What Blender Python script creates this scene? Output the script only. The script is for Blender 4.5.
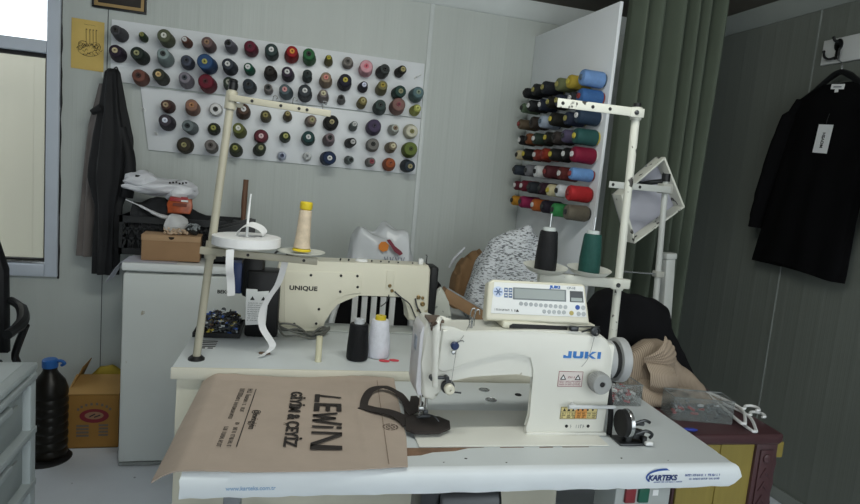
import bpy, bmesh, math, random
from mathutils import Vector, Matrix, noise
random.seed(11)
PI = math.pi
for _o in list(bpy.data.objects):
    bpy.data.objects.remove(_o)
SC = bpy.context.scene
COL = SC.collection

# ------------------------------------------------------------------ camera
cd = bpy.data.cameras.new('camera')
cam = bpy.data.objects.new('camera', cd)
COL.objects.link(cam)
YAW, PIT, ROL, FPX, CH = math.radians(15.4947), math.radians(7.0029), math.radians(5.1025), 610.85, 1.40
_f = Vector((math.sin(YAW) * math.cos(PIT), math.cos(YAW) * math.cos(PIT), -math.sin(PIT)))
_r0 = Vector((math.cos(YAW), -math.sin(YAW), 0))
_u0 = _r0.cross(_f)
_r = _r0 * math.cos(ROL) + _u0 * math.sin(ROL)
_u = _u0 * math.cos(ROL) - _r0 * math.sin(ROL)
cam.matrix_world = Matrix(((_r.x, _u.x, -_f.x, 0), (_r.y, _u.y, -_f.y, 0), (_r.z, _u.z, -_f.z, CH), (0, 0, 0, 1)))
cd.sensor_fit = 'HORIZONTAL'
cd.sensor_width = 36.0
cd.lens = FPX / 860 * 36.0
cd.clip_start = 0.02
SC.camera = cam

# ------------------------------------------------------------------ light and exposure
SC.view_settings.view_transform = 'Standard'
SC.view_settings.look = 'None'
SC.view_settings.gamma = 1.0
SC.view_settings.use_curve_mapping = False
SC.view_settings.exposure = 0.05
w = bpy.data.worlds.new('world')
SC.world = w
w.use_nodes = True
w.node_tree.nodes['Background'].inputs[0].default_value = (0.90, 0.97, 1.0, 1)
w.node_tree.nodes['Background'].inputs[1].default_value = 2.0


def area(name, loc, target, sx, sy, power, color):
    ld = bpy.data.lights.new(name, 'AREA')
    ld.shape = 'RECTANGLE'
    ld.size, ld.size_y = sx, sy
    ld.energy = power
    ld.color = color
    o = bpy.data.objects.new(name, ld)
    o.location = loc
    d = Vector(target) - Vector(loc)
    o.rotation_euler = d.to_track_quat('-Z', 'Y').to_euler()
    COL.objects.link(o)
    return o


area('ceiling_lamp_light', (0.30, 1.00, 2.36), (0.35, 3.0, 1.25), 1.2, 0.16, 16.5, (0.98, 1.0, 0.92))
area('shop_front_light', (1.6, -1.0, 1.9), (1.0, 3.0, 1.3), 1.2, 1.2, 5, (0.95, 1.0, 0.98))
area('side_window_light', (-2.52, 2.95, 1.9), (1.4, 2.9, 1.7), 0.6, 0.7, 5, (0.90, 0.96, 1.0))


# ------------------------------------------------------------------ materials
def lin(h):
    h = h.lstrip('#')
    v = [int(h[i:i + 2], 16) / 255 for i in (0, 2, 4)]
    return tuple(c / 12.92 if c <= 0.04045 else ((c + 0.055) / 1.055) ** 2.4 for c in v) + (1.0,)


_mats = {}


def mat(name, hexc, rough=0.6, metal=0.0, var=0.06, scale=8.0, bump=0.0, bscale=60.0, spec=0.4, stretch=(1, 1, 1),
        spots=None, spot_at=0.62, spot_scale=14.0, trans=0.0, alpha=1.0, rings=0.0, emit=None):
    if name in _mats:
        return _mats[name]
    m = bpy.data.materials.new(name)
    m.use_nodes = True
    nt = m.node_tree
    b = nt.nodes['Principled BSDF']
    b.inputs['Roughness'].default_value = rough
    b.inputs['Metallic'].default_value = metal
    b.inputs['Specular IOR Level'].default_value = spec
    c = lin(hexc)
    tc = nt.nodes.new('ShaderNodeTexCoord')
    mp = nt.nodes.new('ShaderNodeMapping')
    mp.inputs['Scale'].default_value = stretch
    nt.links.new(tc.outputs['Object'], mp.inputs['Vector'])
    n = nt.nodes.new('ShaderNodeTexNoise')
    n.inputs['Scale'].default_value = scale
    n.inputs['Detail'].default_value = 5
    nt.links.new(mp.outputs[0], n.inputs['Vector'])
    r = nt.nodes.new('ShaderNodeValToRGB')
    r.color_ramp.elements[0].position = 0.3
    r.color_ramp.elements[1].position = 0.7
    r.color_ramp.elements[0].color = tuple(max(0, x * (1 - var)) for x in c[:3]) + (1,)
    r.color_ramp.elements[1].color = tuple(min(1, x * (1 + var)) for x in c[:3]) + (1,)
    nt.links.new(n.outputs['Fac'], r.inputs[0])
    out = r.outputs[0]
    if spots:
        n2 = nt.nodes.new('ShaderNodeTexNoise')
        n2.inputs['Scale'].default_value = spot_scale
        n2.inputs['Detail'].default_value = 6
        nt.links.new(mp.outputs[0], n2.inputs['Vector'])
        r2 = nt.nodes.new('ShaderNodeValToRGB')
        r2.color_ramp.elements[0].position = spot_at
        r2.color_ramp.elements[1].position = spot_at + 0.03
        nt.links.new(n2.outputs['Fac'], r2.inputs[0])
        mx = nt.nodes.new('ShaderNodeMixRGB')
        nt.links.new(r2.outputs[0], mx.inputs[0])
        nt.links.new(out, mx.inputs[1])
        mx.inputs[2].default_value = lin(spots)
        out = mx.outputs[0]
    nt.links.new(out, b.inputs['Base Color'])
    if bump or rings:
        bp = nt.nodes.new('ShaderNodeBump')
        if rings:
            wv = nt.nodes.new('ShaderNodeTexWave')
            wv.bands_direction = 'Z'
            wv.inputs['Scale'].default_value = rings
            wv.inputs['Distortion'].default_value = 0.6
            nt.links.new(tc.outputs['Object'], wv.inputs['Vector'])
            bp.inputs['Strength'].default_value = 0.35
            bp.inputs['Distance'].default_value = 0.002
            nt.links.new(wv.outputs['Fac'], bp.inputs['Height'])
        else:
            n3 = nt.nodes.new('ShaderNodeTexNoise')
            n3.inputs['Scale'].default_value = bscale
            n3.inputs['Detail'].default_value = 4
            nt.links.new(mp.outputs[0], n3.inputs['Vector'])
            bp.inputs['Strength'].default_value = bump
            bp.inputs['Distance'].default_value = 0.004
            nt.links.new(n3.outputs['Fac'], bp.inputs['Height'])
        nt.links.new(bp.outputs[0], b.inputs['Normal'])
    if trans:
        b.inputs['Transmission Weight'].default_value = trans
        b.inputs['IOR'].default_value = 1.3
    if alpha < 1:
        b.inputs['Alpha'].default_value = alpha
    if emit:
        b.inputs['Emission Color'].default_value = lin(emit)
        b.inputs['Emission Strength'].default_value = 1.0
    _mats[name] = m
    return m


def wall_mat(name, hexc, axis, dist=0.0035):
    """painted sandwich panel: fine vertical ribs and slow tonal streaks"""
    m = mat(name, hexc, 0.45, 0, 0.035, 2.2, stretch=(3, 3, 0.4))
    nt = m.node_tree
    b = nt.nodes['Principled BSDF']
    tc = nt.nodes.new('ShaderNodeTexCoord')
    hs = None
    for sc, k in ((17.0, 0.30), (3.1, 1.0)):
        wv = nt.nodes.new('ShaderNodeTexWave')
        wv.bands_direction = axis
        wv.wave_profile = 'SIN'
        wv.inputs['Scale'].default_value = sc
        nt.links.new(tc.outputs['Object'], wv.inputs['Vector'])
        p = nt.nodes.new('ShaderNodeMath')
        p.operation = 'POWER'
        p.inputs[1].default_value = 8.0
        nt.links.new(wv.outputs['Fac'], p.inputs[0])
        q = nt.nodes.new('ShaderNodeMath')
        q.operation = 'MULTIPLY'
        q.inputs[1].default_value = k
        nt.links.new(p.outputs[0], q.inputs[0])
        if hs is None:
            hs = q
        else:
            a = nt.nodes.new('ShaderNodeMath')
            nt.links.new(hs.outputs[0], a.inputs[0])
            nt.links.new(q.outputs[0], a.inputs[1])
            hs = a
    bp = nt.nodes.new('ShaderNodeBump')
    bp.inputs['Strength'].default_value = 0.22
    bp.inputs['Distance'].default_value = dist
    nt.links.new(hs.outputs[0], bp.inputs['Height'])
    nt.links.new(bp.outputs[0], b.inputs['Normal'])
    return m


# ------------------------------------------------------------------ mesh helpers
def front(x, y, z):
    """local plane seen from -Y: X right, Y up"""
    return Matrix(((1, 0, 0, x), (0, 0, -1, y), (0, 1, 0, z), (0, 0, 0, 1)))


def axis_m(p, d, up=(0, 0, 1)):
    """matrix whose local Z runs along d from p"""
    d = Vector(d).normalized()
    u = Vector(up)
    if abs(d.dot(u)) > 0.95:
        u = Vector((0, 1, 0))
    x = u.cross(d).normalized()
    y = d.cross(x)
    return Matrix(((x.x, y.x, d.x, p[0]), (x.y, y.y, d.y, p[1]), (x.z, y.z, d.z, p[2]), (0, 0, 0, 1)))


def rot(ax, deg):
    return Matrix.Rotation(math.radians(deg), 4, ax)


def T(x, y, z):
    return Matrix.Translation((x, y, z))


class MB:
    def __init__(s):
        s.bm = bmesh.new()
        s.mi = 0

    def m(s, i):
        s.mi = i
        return s

    def _v(s, pts, M=None):
        return [s.bm.verts.new((M @ Vector(p)) if M else Vector(p)) for p in pts]

    def _f(s, vs):
        try:
            f = s.bm.faces.new(vs)
            f.material_index = s.mi
            return f
        except ValueError:
            return None

    def box(s, c, d, M=None, bev=0.0, seg=2):
        x, y, z = d[0] / 2, d[1] / 2, d[2] / 2
        pts = [(c[0] + i * x, c[1] + j * y, c[2] + k * z) for k in (-1, 1) for j in (-1, 1) for i in (-1, 1)]
        v = s._v(pts, M)
        fs = [s._f([v[i] for i in q]) for q in ((0, 2, 3, 1), (4, 5, 7, 6), (0, 1, 5, 4), (2, 6, 7, 3), (0, 4, 6, 2), (1, 3, 7, 5))]
        if bev:
            es = list({e for f in fs for e in f.edges})
            r = bmesh.ops.bevel(s.bm, geom=es, offset=bev, segments=seg, affect='EDGES', profile=0.5)
            for f in r['faces']:
                f.material_index = s.mi
        return s

    def b2(s, x0, x1, y0, y1, z0, z1, bev=0.0, M=None):
        return s.box(((x0 + x1) / 2, (y0 + y1) / 2, (z0 + z1) / 2), (x1 - x0, y1 - y0, z1 - z0), M, bev)

    def lathe(s, prof, M=None, n=24, close=True):
        rings = []
        for r, z in prof:
            if r < 1e-6:
                rings.append(s._v([(0, 0, z)], M))
            else:
                rings.append(s._v([(r * math.cos(2 * PI * i / n), r * math.sin(2 * PI * i / n), z) for i in range(n)], M))
        for a, b in zip(rings, rings[1:]):
            for i in range(n):
                j = (i + 1) % n
                if len(a) == 1 and len(b) == 1:
                    continue
                if len(a) == 1:
                    s._f([a[0], b[j], b[i]][::-1])
                elif len(b) == 1:
                    s._f([a[i], a[j], b[0]])
                else:
                    s._f([a[i], a[j], b[j], b[i]])
        if close:
            if len(rings[0]) > 1:
                s._f(rings[0][::-1])
            if len(rings[-1]) > 1:
                s._f(rings[-1])
        return s

    def cyl(s, p0, p1, r0, r1=None, n=16):
        p0, p1 = Vector(p0), Vector(p1)
        r1 = r0 if r1 is None else r1
        return s.lathe([(r0, 0), (r1, (p1 - p0).length)], axis_m(p0, p1 - p0), n)

    def tube(s, pts, r, n=8, smooth=3, flat=1.0, cap=True):
        pts = [Vector(p) for p in pts]
        if smooth > 1 and len(pts) > 2:
            q = []
            for i in range(len(pts) - 1):
                a, b, c, d = pts[max(0, i - 1)], pts[i], pts[i + 1], pts[min(len(pts) - 1, i + 2)]
                for k in range(smooth):
                    t = k / smooth
                    q.append(0.5 * ((2 * b) + (c - a) * t + (2 * a - 5 * b + 4 * c - d) * t * t + (3 * b - a - 3 * c + d) * t ** 3))
            q.append(pts[-1])
            pts = q
        rings = []
        x = None
        for i, p in enumerate(pts):
            t = (pts[min(i + 1, len(pts) - 1)] - pts[max(i - 1, 0)]).normalized()
            if x is None:
                x = Vector((0, 0, 1)).cross(t)
                if x.length < 0.1:
                    x = Vector((1, 0, 0)).cross(t)
            x = (x - t * x.dot(t)).normalized()
            y = t.cross(x)
            rr = r[min(i * len(r) // len(pts), len(r) - 1)] if isinstance(r, (list, tuple)) else r
            rings.append(s._v([p + x * rr * math.cos(2 * PI * k / n) + y * rr * flat * math.sin(2 * PI * k / n) for k in range(n)]))
        for a, b in zip(rings, rings[1:]):
            for i in range(n):
                j = (i + 1) % n
                s._f([a[i], a[j], b[j], b[i]])
        if cap:
            s._f(rings[0][::-1])
            s._f(rings[-1])
        return s

    def prism(s, pts, h, M=None, bev=0.0, z0=0.0, seg=2):
        """polygon in local XY, extruded along local Z from z0 to z0+h"""
        a = s._v([(p[0], p[1], z0) for p in pts], M)
        b = s._v([(p[0], p[1], z0 + h) for p in pts], M)
        n = len(pts)
        fs = [s._f(a[::-1]), s._f(b)]
        for i in range(n):
            j = (i + 1) % n
            fs.append(s._f([a[i], a[j], b[j], b[i]]))
        fs = [f for f in fs if f]
        if bev:
            es = [e for e in {e for f in fs[:2] for e in f.edges}]
            r = bmesh.ops.bevel(s.bm, geom=es, offset=bev, segments=seg, affect='EDGES', profile=0.5)
            for f in r['faces']:
                f.material_index = s.mi
        return s

    def grid(s, nu, nv, fn, cu=False, cv=False):
        V = [[s.bm.verts.new(fn(i / (nu if cu else nu - 1), j / (nv if cv else nv - 1))) for j in range(nv)] for i in range(nu)]
        for i in range(nu if cu else nu - 1):
            for j in range(nv if cv else nv - 1):
                s._f([V[i][j], V[(i + 1) % nu][j], V[(i + 1) % nu][(j + 1) % nv], V[i][(j + 1) % nv]])
        return V

    def sheet(s, nu, nv, fn, off):
        """closed thin cloth: two layers a constant step apart, joined round the border"""
        off = Vector(off)
        A = s.grid(nu, nv, fn)
        B = s.grid(nu, nv, lambda a, b: fn(a, b) + off)
        for i in range(nu - 1):
            s._f([A[i][0], A[i + 1][0], B[i + 1][0], B[i][0]])
            s._f([A[i][-1], A[i + 1][-1], B[i + 1][-1], B[i][-1]])
        for j in range(nv - 1):
            s._f([A[0][j], A[0][j + 1], B[0][j + 1], B[0][j]])
            s._f([A[-1][j], A[-1][j + 1], B[-1][j + 1], B[-1][j]])
        return s

    def ell(s, c, r, n=16, M=None, jit=0.0, freq=8.0):
        rows = n // 2
        V = []
        for i in range(rows + 1):
            th = PI * i / rows
            k = 1 if i in (0, rows) else n
            row = []
            for j in range(k):
                ph = 2 * PI * j / n
                p = Vector((math.sin(th) * math.cos(ph), math.sin(th) * math.sin(ph), math.cos(th)))
                q = Vector((c[0] + p.x * r[0], c[1] + p.y * r[1], c[2] + p.z * r[2]))
                if jit:
                    q += p * jit * noise.noise(q * freq)
                row.append(s.bm.verts.new((M @ q) if M else q))
            V.append(row)
        for a, b in zip(V, V[1:]):
            for j in range(n):
                k = (j + 1) % n
                if len(a) == 1:
                    s._f([a[0], b[j], b[k]])
                elif len(b) == 1:
                    s._f([a[j], b[0], a[k]])
                else:
                    s._f([a[j], b[j], b[k], a[k]])
        return s

    def quad_stroke(s, p, q, t, M, h=0.0006):
        """a flat straight stroke of width t in the local XY plane of M"""
        p, q = Vector(p), Vector(q)
        d = (q - p).normalized()
        nn = Vector((-d.y, d.x)) * t / 2
        return s.prism([p - nn, q - nn, q + nn, p + nn], h, M)

    def mesh(s, name, mats, ang=38):
        bm = s.bm
        bmesh.ops.recalc_face_normals(bm, faces=bm.faces)
        for f in bm.faces:
            f.smooth = True
        c = math.radians(ang)
        for e in bm.edges:
            e.smooth = (len(e.link_faces) == 2 and e.calc_face_angle(4) < c)
        me = bpy.data.meshes.new(name)
        bm.to_mesh(me)
        bm.free()
        for x in (mats if isinstance(mats, (list, tuple)) else [mats]):
            me.materials.append(x)
        return me

    def build(s, name, mats, parent=None, loc=None, rz=0.0, ang=38):
        o = bpy.data.objects.new(name, s.mesh(name, mats, ang))
        COL.objects.link(o)
        if parent:
            o.parent = parent
        if loc:
            o.location = loc
        if rz:
            o.rotation_euler = (0, 0, math.radians(rz))
        return o

    def solid(s, th):
        bmesh.ops.recalc_face_normals(s.bm, faces=s.bm.faces)
        bmesh.ops.solidify(s.bm, geom=list(s.bm.faces), thickness=th)
        return s


def tag(o, label, cat, group=None):
    o['label'] = label
    o['category'] = cat
    if group:
        o['group'] = group
    return o


def thing(name, label, cat, loc=(0, 0, 0), rz=0.0, group=None):
    o = bpy.data.objects.new(name, None)
    o.empty_display_size = 0.05
    COL.objects.link(o)
    o.location = loc
    o.rotation_euler = (0, 0, math.radians(rz))
    return tag(o, label, cat, group)


def struct(o):
    o['kind'] = 'structure'
    return o


def text(name, body, size, material, parent, M, bold=0.0, sx=1.0, align='LEFT', shear=0.0, h=0.0004, space=1.0):
    cu = bpy.data.curves.new(name, 'FONT')
    cu.body = body
    cu.size = size
    cu.offset = bold
    cu.align_x = align
    cu.shear = shear
    cu.extrude = h
    cu.space_character = space
    t = bpy.data.objects.new(name, cu)
    COL.objects.link(t)
    bpy.context.view_layer.update()
    dg = bpy.context.evaluated_depsgraph_get()
    me = bpy.data.meshes.new_from_object(t.evaluated_get(dg))
    bpy.data.objects.remove(t)
    me.name = name
    me.transform(M @ Matrix.Diagonal((sx, 1, 1, 1)))
    me.materials.clear()
    me.materials.append(material)
    o = bpy.data.objects.new(name, me)
    COL.objects.link(o)
    if parent:
        o.parent = parent
    return o


def microtext(mb, M, x, y, w_, h_, seed=1):
    """tiny print too small to read: a run of short upright strokes with gaps"""
    rnd = random.Random(seed)
    cx = x
    while cx < x + w_:
        lw = h_ * rnd.uniform(0.25, 0.6)
        if rnd.random() < 0.86:
            mb.prism([(cx, y), (cx + lw * 0.4, y), (cx + lw * 0.4, y + h_), (cx, y + h_)], 0.0004, M)
            if rnd.random() < 0.7:
                yy = y + h_ * rnd.choice((0, 0.4, 0.8))
                mb.prism([(cx, yy), (cx + lw * 0.9, yy), (cx + lw * 0.9, yy + h_ * 0.22), (cx, yy + h_ * 0.22)], 0.0004, M)
        cx += lw * 1.35
    return mb


class Frame:
    def __init__(s, o, deg):
        s.o, s.deg = Vector(o), deg
        a = math.radians(deg)
        s.ex, s.ey = Vector((math.cos(a), math.sin(a), 0)), Vector((-math.sin(a), math.cos(a), 0))

    def pt(s, u, v, z=0.0):
        return s.o + s.ex * u + s.ey * v + Vector((0, 0, z))


FA = Frame((-0.132, 1.22, 0.775), -3.2)     # front sewing table, near left corner of its top
FB = Frame((-0.229, 1.797, 0.80), -3.0)     # rear sewing table


def heap(mb, prof, y0, y1, zb, nx=70, nphi=26, amp=0.02, freq=7.0, ridge=0.012, rfreq=22.0, rdir=(1, 0.3, 0.6), seed=0.0, sq=0.75):
    """soft pile: prof = [(x, ztop)] front outline, closed body between y0 and y1 standing on zb"""
    xs = [p[0] for p in prof]

    def top(x):
        for a, b in zip(prof, prof[1:]):
            if a[0] <= x <= b[0]:
                t = (x - a[0]) / max(1e-6, b[0] - a[0])
                t = t * t * (3 - 2 * t) * 0.5 + t * 0.5
                return a[1] + (b[1] - a[1]) * t
        return prof[-1][1]
    ym, yd = (y0 + y1) / 2, (y1 - y0) / 2
    rd = Vector(rdir).normalized()

    def fn(a, b):
        x = xs[0] + (xs[-1] - xs[0]) * a
        end = min(1.0, min(a, 1 - a) * 9)
        ph = PI * b
        sn, cs = math.sin(ph), -math.cos(ph)
        h = max(0.012, top(x) - zb)
        z = zb + h * max(0, sn) ** sq
        y = ym + (abs(cs) ** 0.7 * (1 if cs > 0 else -1)) * yd * (0.55 + 0.45 * math.sqrt(max(0.0, end)))
        p = Vector((x, y, z))
        k = min(1.0, sn * 2.2)
        q = p + Vector((seed, seed * 1.7, 0))
        d = amp * noise.noise(q * freq) * k
        wv = math.sin(q.dot(rd) * rfreq * 2 + 4 * noise.noise(q * 5)) * ridge * k
        p.z = max(zb, p.z + (d + wv) * min(1, h / 0.08))
        p.y += wv * 0.8 * (1 if cs > 0 else -1)
        return p
    V = mb.grid(nx, nphi, fn)
    for i in (0, nx - 1):
        mb._f([V[i][j] for j in range(nphi)][::(1 if i else -1)])
    for i in range(nx - 1):
        mb._f([V[i][0], V[i][nphi - 1], V[i + 1][nphi - 1], V[i + 1][0]])
    return mb
# ------------------------------------------------------------------ common materials
M_wall = wall_mat('wall_panel', 'bac0bd', 'X')
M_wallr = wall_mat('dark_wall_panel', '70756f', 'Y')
M_trim = mat('wall_trim', 'ccd2d2', 0.4, var=0.03)
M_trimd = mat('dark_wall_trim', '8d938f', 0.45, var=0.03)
M_ceil = mat('ceiling_board', '58534b', 0.7, var=0.08, scale=3)
M_floor = mat('floor_sheet', 'dce2ea', 0.45, var=0.04, scale=5, spots='8d939b', spot_at=0.70, spot_scale=30)
M_black = mat('black_plastic', '101113', 0.45, var=0.1)
M_rubber = mat('black_rubber', '1b1b1c', 0.7, var=0.1)
M_steel = mat('bright_steel', 'b9bcbd', 0.25, 0.9, var=0.05)
M_dsteel = mat('dark_steel', '4a4c4e', 0.35, 0.8, var=0.1)
M_white = mat('white_board', 'e2e6ea', 0.35, var=0.025, scale=3)
M_wplastic = mat('white_plastic', 'e4e6e6', 0.35, var=0.03)
M_ink = mat('black_print', '1c1b1c', 0.6, var=0.05)
M_blueprint = mat('blue_print', '2b4f9a', 0.5, var=0.05)

# ------------------------------------------------------------------ setting
YW, XR, ZC = 3.36, 2.47, 2.42
mb = MB()
mb.b2(-2.6, XR, -1.6, 5.2, -0.06, 0.0)
struct(mb.build('floor', M_floor))
mb = MB()
mb.b2(-2.66, XR + 0.06, -0.9, YW + 0.08, ZC, ZC + 0.06)
struct(mb.build('ceiling', M_ceil))
WX0, WX1, WZ0, WZ1 = -2.2, -0.974, 0.747, 2.30
mb = MB()
for a in ((-2.6, WX0, 0, ZC), (WX0, WX1, 0, WZ0), (WX0, WX1, WZ1, ZC), (WX1, XR, 0, ZC)):
    mb.b2(a[0], a[1], YW, YW + 0.07, a[2], a[3])
struct(mb.build('wall_back', M_wall))
mb = MB()
mb.b2(XR, XR + 0.06, -0.9, YW + 0.07, 0, ZC)
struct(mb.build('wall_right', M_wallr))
mb = MB()
mb.b2(-2.66, -2.6, -0.9, YW + 0.07, 0, ZC)
struct(mb.build('wall_left', M_wall))
mb = MB()
mb.b2(-2.66, -0.75, -0.96, -0.9, 0, ZC)
mb.b2(-0.75, XR + 0.06, -0.96, -0.9, 0, 0.55)
struct(mb.build('wall_front_blocker', M_wall))  # unseen wall added to block outside light from the left and below
# coves and joint strips
mb = MB()
mb.prism([(0, 0), (0, 0.092), (-0.055, 0.092), (-0.055, 0.085), (-0.02, 0.012), (-0.008, 0)], XR + 2.6,
         Matrix(((0, 0, 1, -2.6), (1, 0, 0, YW), (0, 1, 0, 2.328), (0, 0, 0, 1))), bev=0.0)
struct(mb.build('trim_1', M_trim))
mb = MB()
mb.prism([(0, 0), (0, 0.085), (-0.06, 0.085), (-0.06, 0.078), (-0.02, 0.012), (-0.008, 0)], YW - 0.06 + 0.9,
         Matrix(((1, 0, 0, XR), (0, 0, 1, -0.9), (0, 1, 0, 2.335), (0, 0, 0, 1))), bev=0.0)
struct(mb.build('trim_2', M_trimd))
mb = MB()
mb.b2(0.811, 0.835, YW - 0.008, YW, 0.02, 2.328, bev=0.002)
struct(mb.build('trim_3', M_trim))
mb = MB()
mb.b2(-0.7715, -0.7685, YW - 0.0015, YW, 0.0, 2.328)
struct(mb.build('trim_4', mat('dark_joint_line', '3a4042', 0.8)))  # thin dark line along the panel joint
mb = MB()
mb.b2(XR - 0.004, XR, 2.425, 2.431, 0.0, 2.335)
struct(mb.build('trim_5', M_trimd))
mb = MB()
mb.b2(XR - 0.012, XR, -0.9, YW, 0.0, 0.06, bev=0.003)
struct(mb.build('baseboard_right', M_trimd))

# window with its frame, transom, panes
M_frame = mat('window_frame_white', 'c2cad6', 0.4, var=0.03)
M_glass = mat('window_glass', 'f4faff', 0.02, var=0.0, trans=1.0, alpha=0.12)
win = struct(thing('window_1', 'white framed window with a clear upper pane and cream view', 'window', (0, 0, 0)))
mb = MB()
y0, y1 = YW - 0.025, YW + 0.06
mb.b2(WX1 - 0.049, WX1 + 0.006, y0, y1, WZ0, WZ1, bev=0.004)
mb.b2(WX0, WX0 + 0.055, y0, y1, WZ0, WZ1, bev=0.004)
mb.b2(WX0 + 0.05, WX1 - 0.05, y0, y1, WZ0, WZ0 + 0.058, bev=0.004)
mb.b2(WX0 + 0.05, WX1 - 0.05, y0, y1, WZ1 - 0.055, WZ1, bev=0.004)
mb.b2(WX0 + 0.05, WX1 - 0.05, y0, y1, 1.815, 1.872, bev=0.004)
mb.m(1).b2(WX0 + 0.05, WX1 - 0.05, YW + 0.008, YW + 0.045, 1.798, 1.818)
mb.b2(WX1 - 0.062, WX1 - 0.05, YW + 0.008, YW + 0.045, 0.80, 1.80)
mb.b2(WX0 + 0.05, WX1 - 0.05, YW + 0.006, YW + 0.045, WZ0 + 0.074, WZ0 + 0.082)
struct(mb.build('window_frame', [M_frame, M_rubber], win))
mb = MB()
mb.b2(WX0 + 0.05, WX1 - 0.05, YW - 0.005, YW + 0.05, WZ0 + 0.056, WZ0 + 0.070, bev=0.003)
struct(mb.build('window_sill', M_steel, win))
for z0, z1 in ((0.82, 1.80), (1.87, 2.25)):
    mb = MB()
    mb.b2(WX0 + 0.05, WX1 - 0.05, YW + 0.024, YW + 0.030, z0, z1)
    struct(mb.build('window_pane', M_glass, win))
mb = MB()
pts = [(WX1 + 0.007, YW - 0.004, WZ0 - 0.01)] + [(WX1 + 0.007 + random.uniform(-0.0015, 0.003), YW - 0.004, WZ0 + 0.02 + i * 0.05) for i in range(31)]
mb.tube(pts, [random.uniform(0.003, 0.006) for _ in range(24)], 6, 2)
struct(mb.build('window_seal', M_rubber, win))
# the pale wall outside the window
mb = MB()
mb.b2(-3.4, -1.27, 4.12, 4.2, -0.06, 1.935)
mb.b2(-1.264, -0.2, 4.12, 4.2, -0.06, 1.935)
struct(mb.build('exterior_wall', mat('cream_outside_panel', 'cdc7b6', 0.6, var=0.02, scale=3, stretch=(6, 1, 0.5))))

# ------------------------------------------------------------------ on the back wall: picture, poster
p = thing('picture_frame', 'dark picture in a thin black and gold frame above the racks', 'picture', (-0.7185, YW - 0.002, 2.056))
mb = MB()
W2, HH = 0.118, 0.30
for a in ((-W2, W2, 0, 0.009), (-W2, W2, HH - 0.009, HH), (-W2, -W2 + 0.009, 0.009, HH - 0.009), (W2 - 0.009, W2, 0.009, HH - 0.009)):
    mb.b2(a[0], a[1], -0.022, 0, a[2], a[3], bev=0.002)
mb.build('frame', M_black, p)
mb = MB()
for a in ((-W2 + .009, W2 - .009, .009, .024), (-W2 + .009, W2 - .009, HH - .024, HH - .009), (-W2 + .009, -W2 + .024, .024, HH - .024), (W2 - .024, W2 - .009, .024, HH - .024)):
    mb.b2(a[0], a[1], -0.016, -0.002, a[2], a[3])
mb.build('mount', mat('gold_mount', 'a58a5c', 0.5, var=0.15), p)
mb = MB()
mb.b2(-W2 + .024, W2 - .024, -0.010, -0.003, .024, HH - .024)
mb.build('print', mat('dark_print', '2b2622', 0.5, var=0.5, scale=9), p)

p = thing('poster', 'yellow paper sheet with black brush calligraphy left of the racks', 'poster', (-0.926, YW - 0.003, 1.764))
mb = MB()
mb.grid(12, 14, lambda a, b: Vector((0.1415 * a, -0.001 - 0.004 * math.sin(PI * a) * (0.4 + 0.6 * b), 0.232 * b - 0.004 * a))).__len__()
mb.solid(0.0006)
mb.build('paper', mat('yellow_paper', 'd0b468', 0.7, var=0.08, scale=7), p)
mb = MB()


def arc(cx, cz, rx, rz_, a0, a1, n=10):
    return [(cx + rx * math.cos(math.radians(a0 + (a1 - a0) * i / n)), -0.0075, cz + rz_ * math.sin(math.radians(a0 + (a1 - a0) * i / n))) for i in range(n + 1)]


for x in (0.066, 0.082, 0.096, 0.109):
    mb.tube([(x, -0.0075, 0.118), (x - 0.001, -0.0075, 0.155), (x - 0.002, -0.0075, 0.188)], [0.0011, 0.0013, 0.0016], 5, 4, 0.6)
    mb.tube([(x - 0.002, -0.0075, 0.188), (x + 0.002, -0.0075, 0.184)], 0.0014, 5, 1)
cr = random.Random(17)
for k in range(20):
    t = k / 20
    cx, cz = 0.078 + 0.046 * math.cos(2 * PI * t * 1.62) * (0.55 + 0.45 * ((k * 7) % 5) / 4), 0.098 + 0.026 * math.sin(2 * PI * t * 1.62) * (0.5 + 0.5 * ((k * 3) % 4) / 3)
    q = []
    for i in range(5):
        q.append((cx + (i - 2) * 0.007, -0.0075, cz + 0.007 * math.sin(i * 1.9 + k) + cr.uniform(-0.002, 0.002)))
    mb.tube(q, [0.0008, 0.0017, 0.0013, 0.0019, 0.0008], 5, 4, 0.5)
for a in ((0.078, 0.096, 0.050, 0.034, 195, 345), (0.052, 0.112, 0.020, 0.018, 40, 210), (0.106, 0.108, 0.022, 0.022, -40, 120)):
    mb.tube(arc(*a), [0.0009, 0.0017, 0.0012, 0.0008], 5, 1, 0.6)
for i in range(16):
    mb.ell((0.030 + 0.098 * random.random(), -0.0075, 0.062 + 0.07 * random.random()), (0.0018, 0.0006, 0.0018), 6)
mb.tube([(0.055, -0.0065, 0.209), (0.07, -0.0065, 0.207), (0.085, -0.0065, 0.208), (0.105, -0.0065, 0.206)], 0.0009, 5, 4, 0.5)
mb.build('calligraphy', M_ink, p)
mb = MB()
mb.b2(-0.792, -0.786, YW - 0.004, YW - 0.0005, 1.735, 1.762, bev=0.001)
tag(mb.build('tape_piece', mat('white_tape', 'dfe3e3', 0.5)), 'small scrap of white tape stuck on the wall under the yellow sheet', 'tape')

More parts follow.
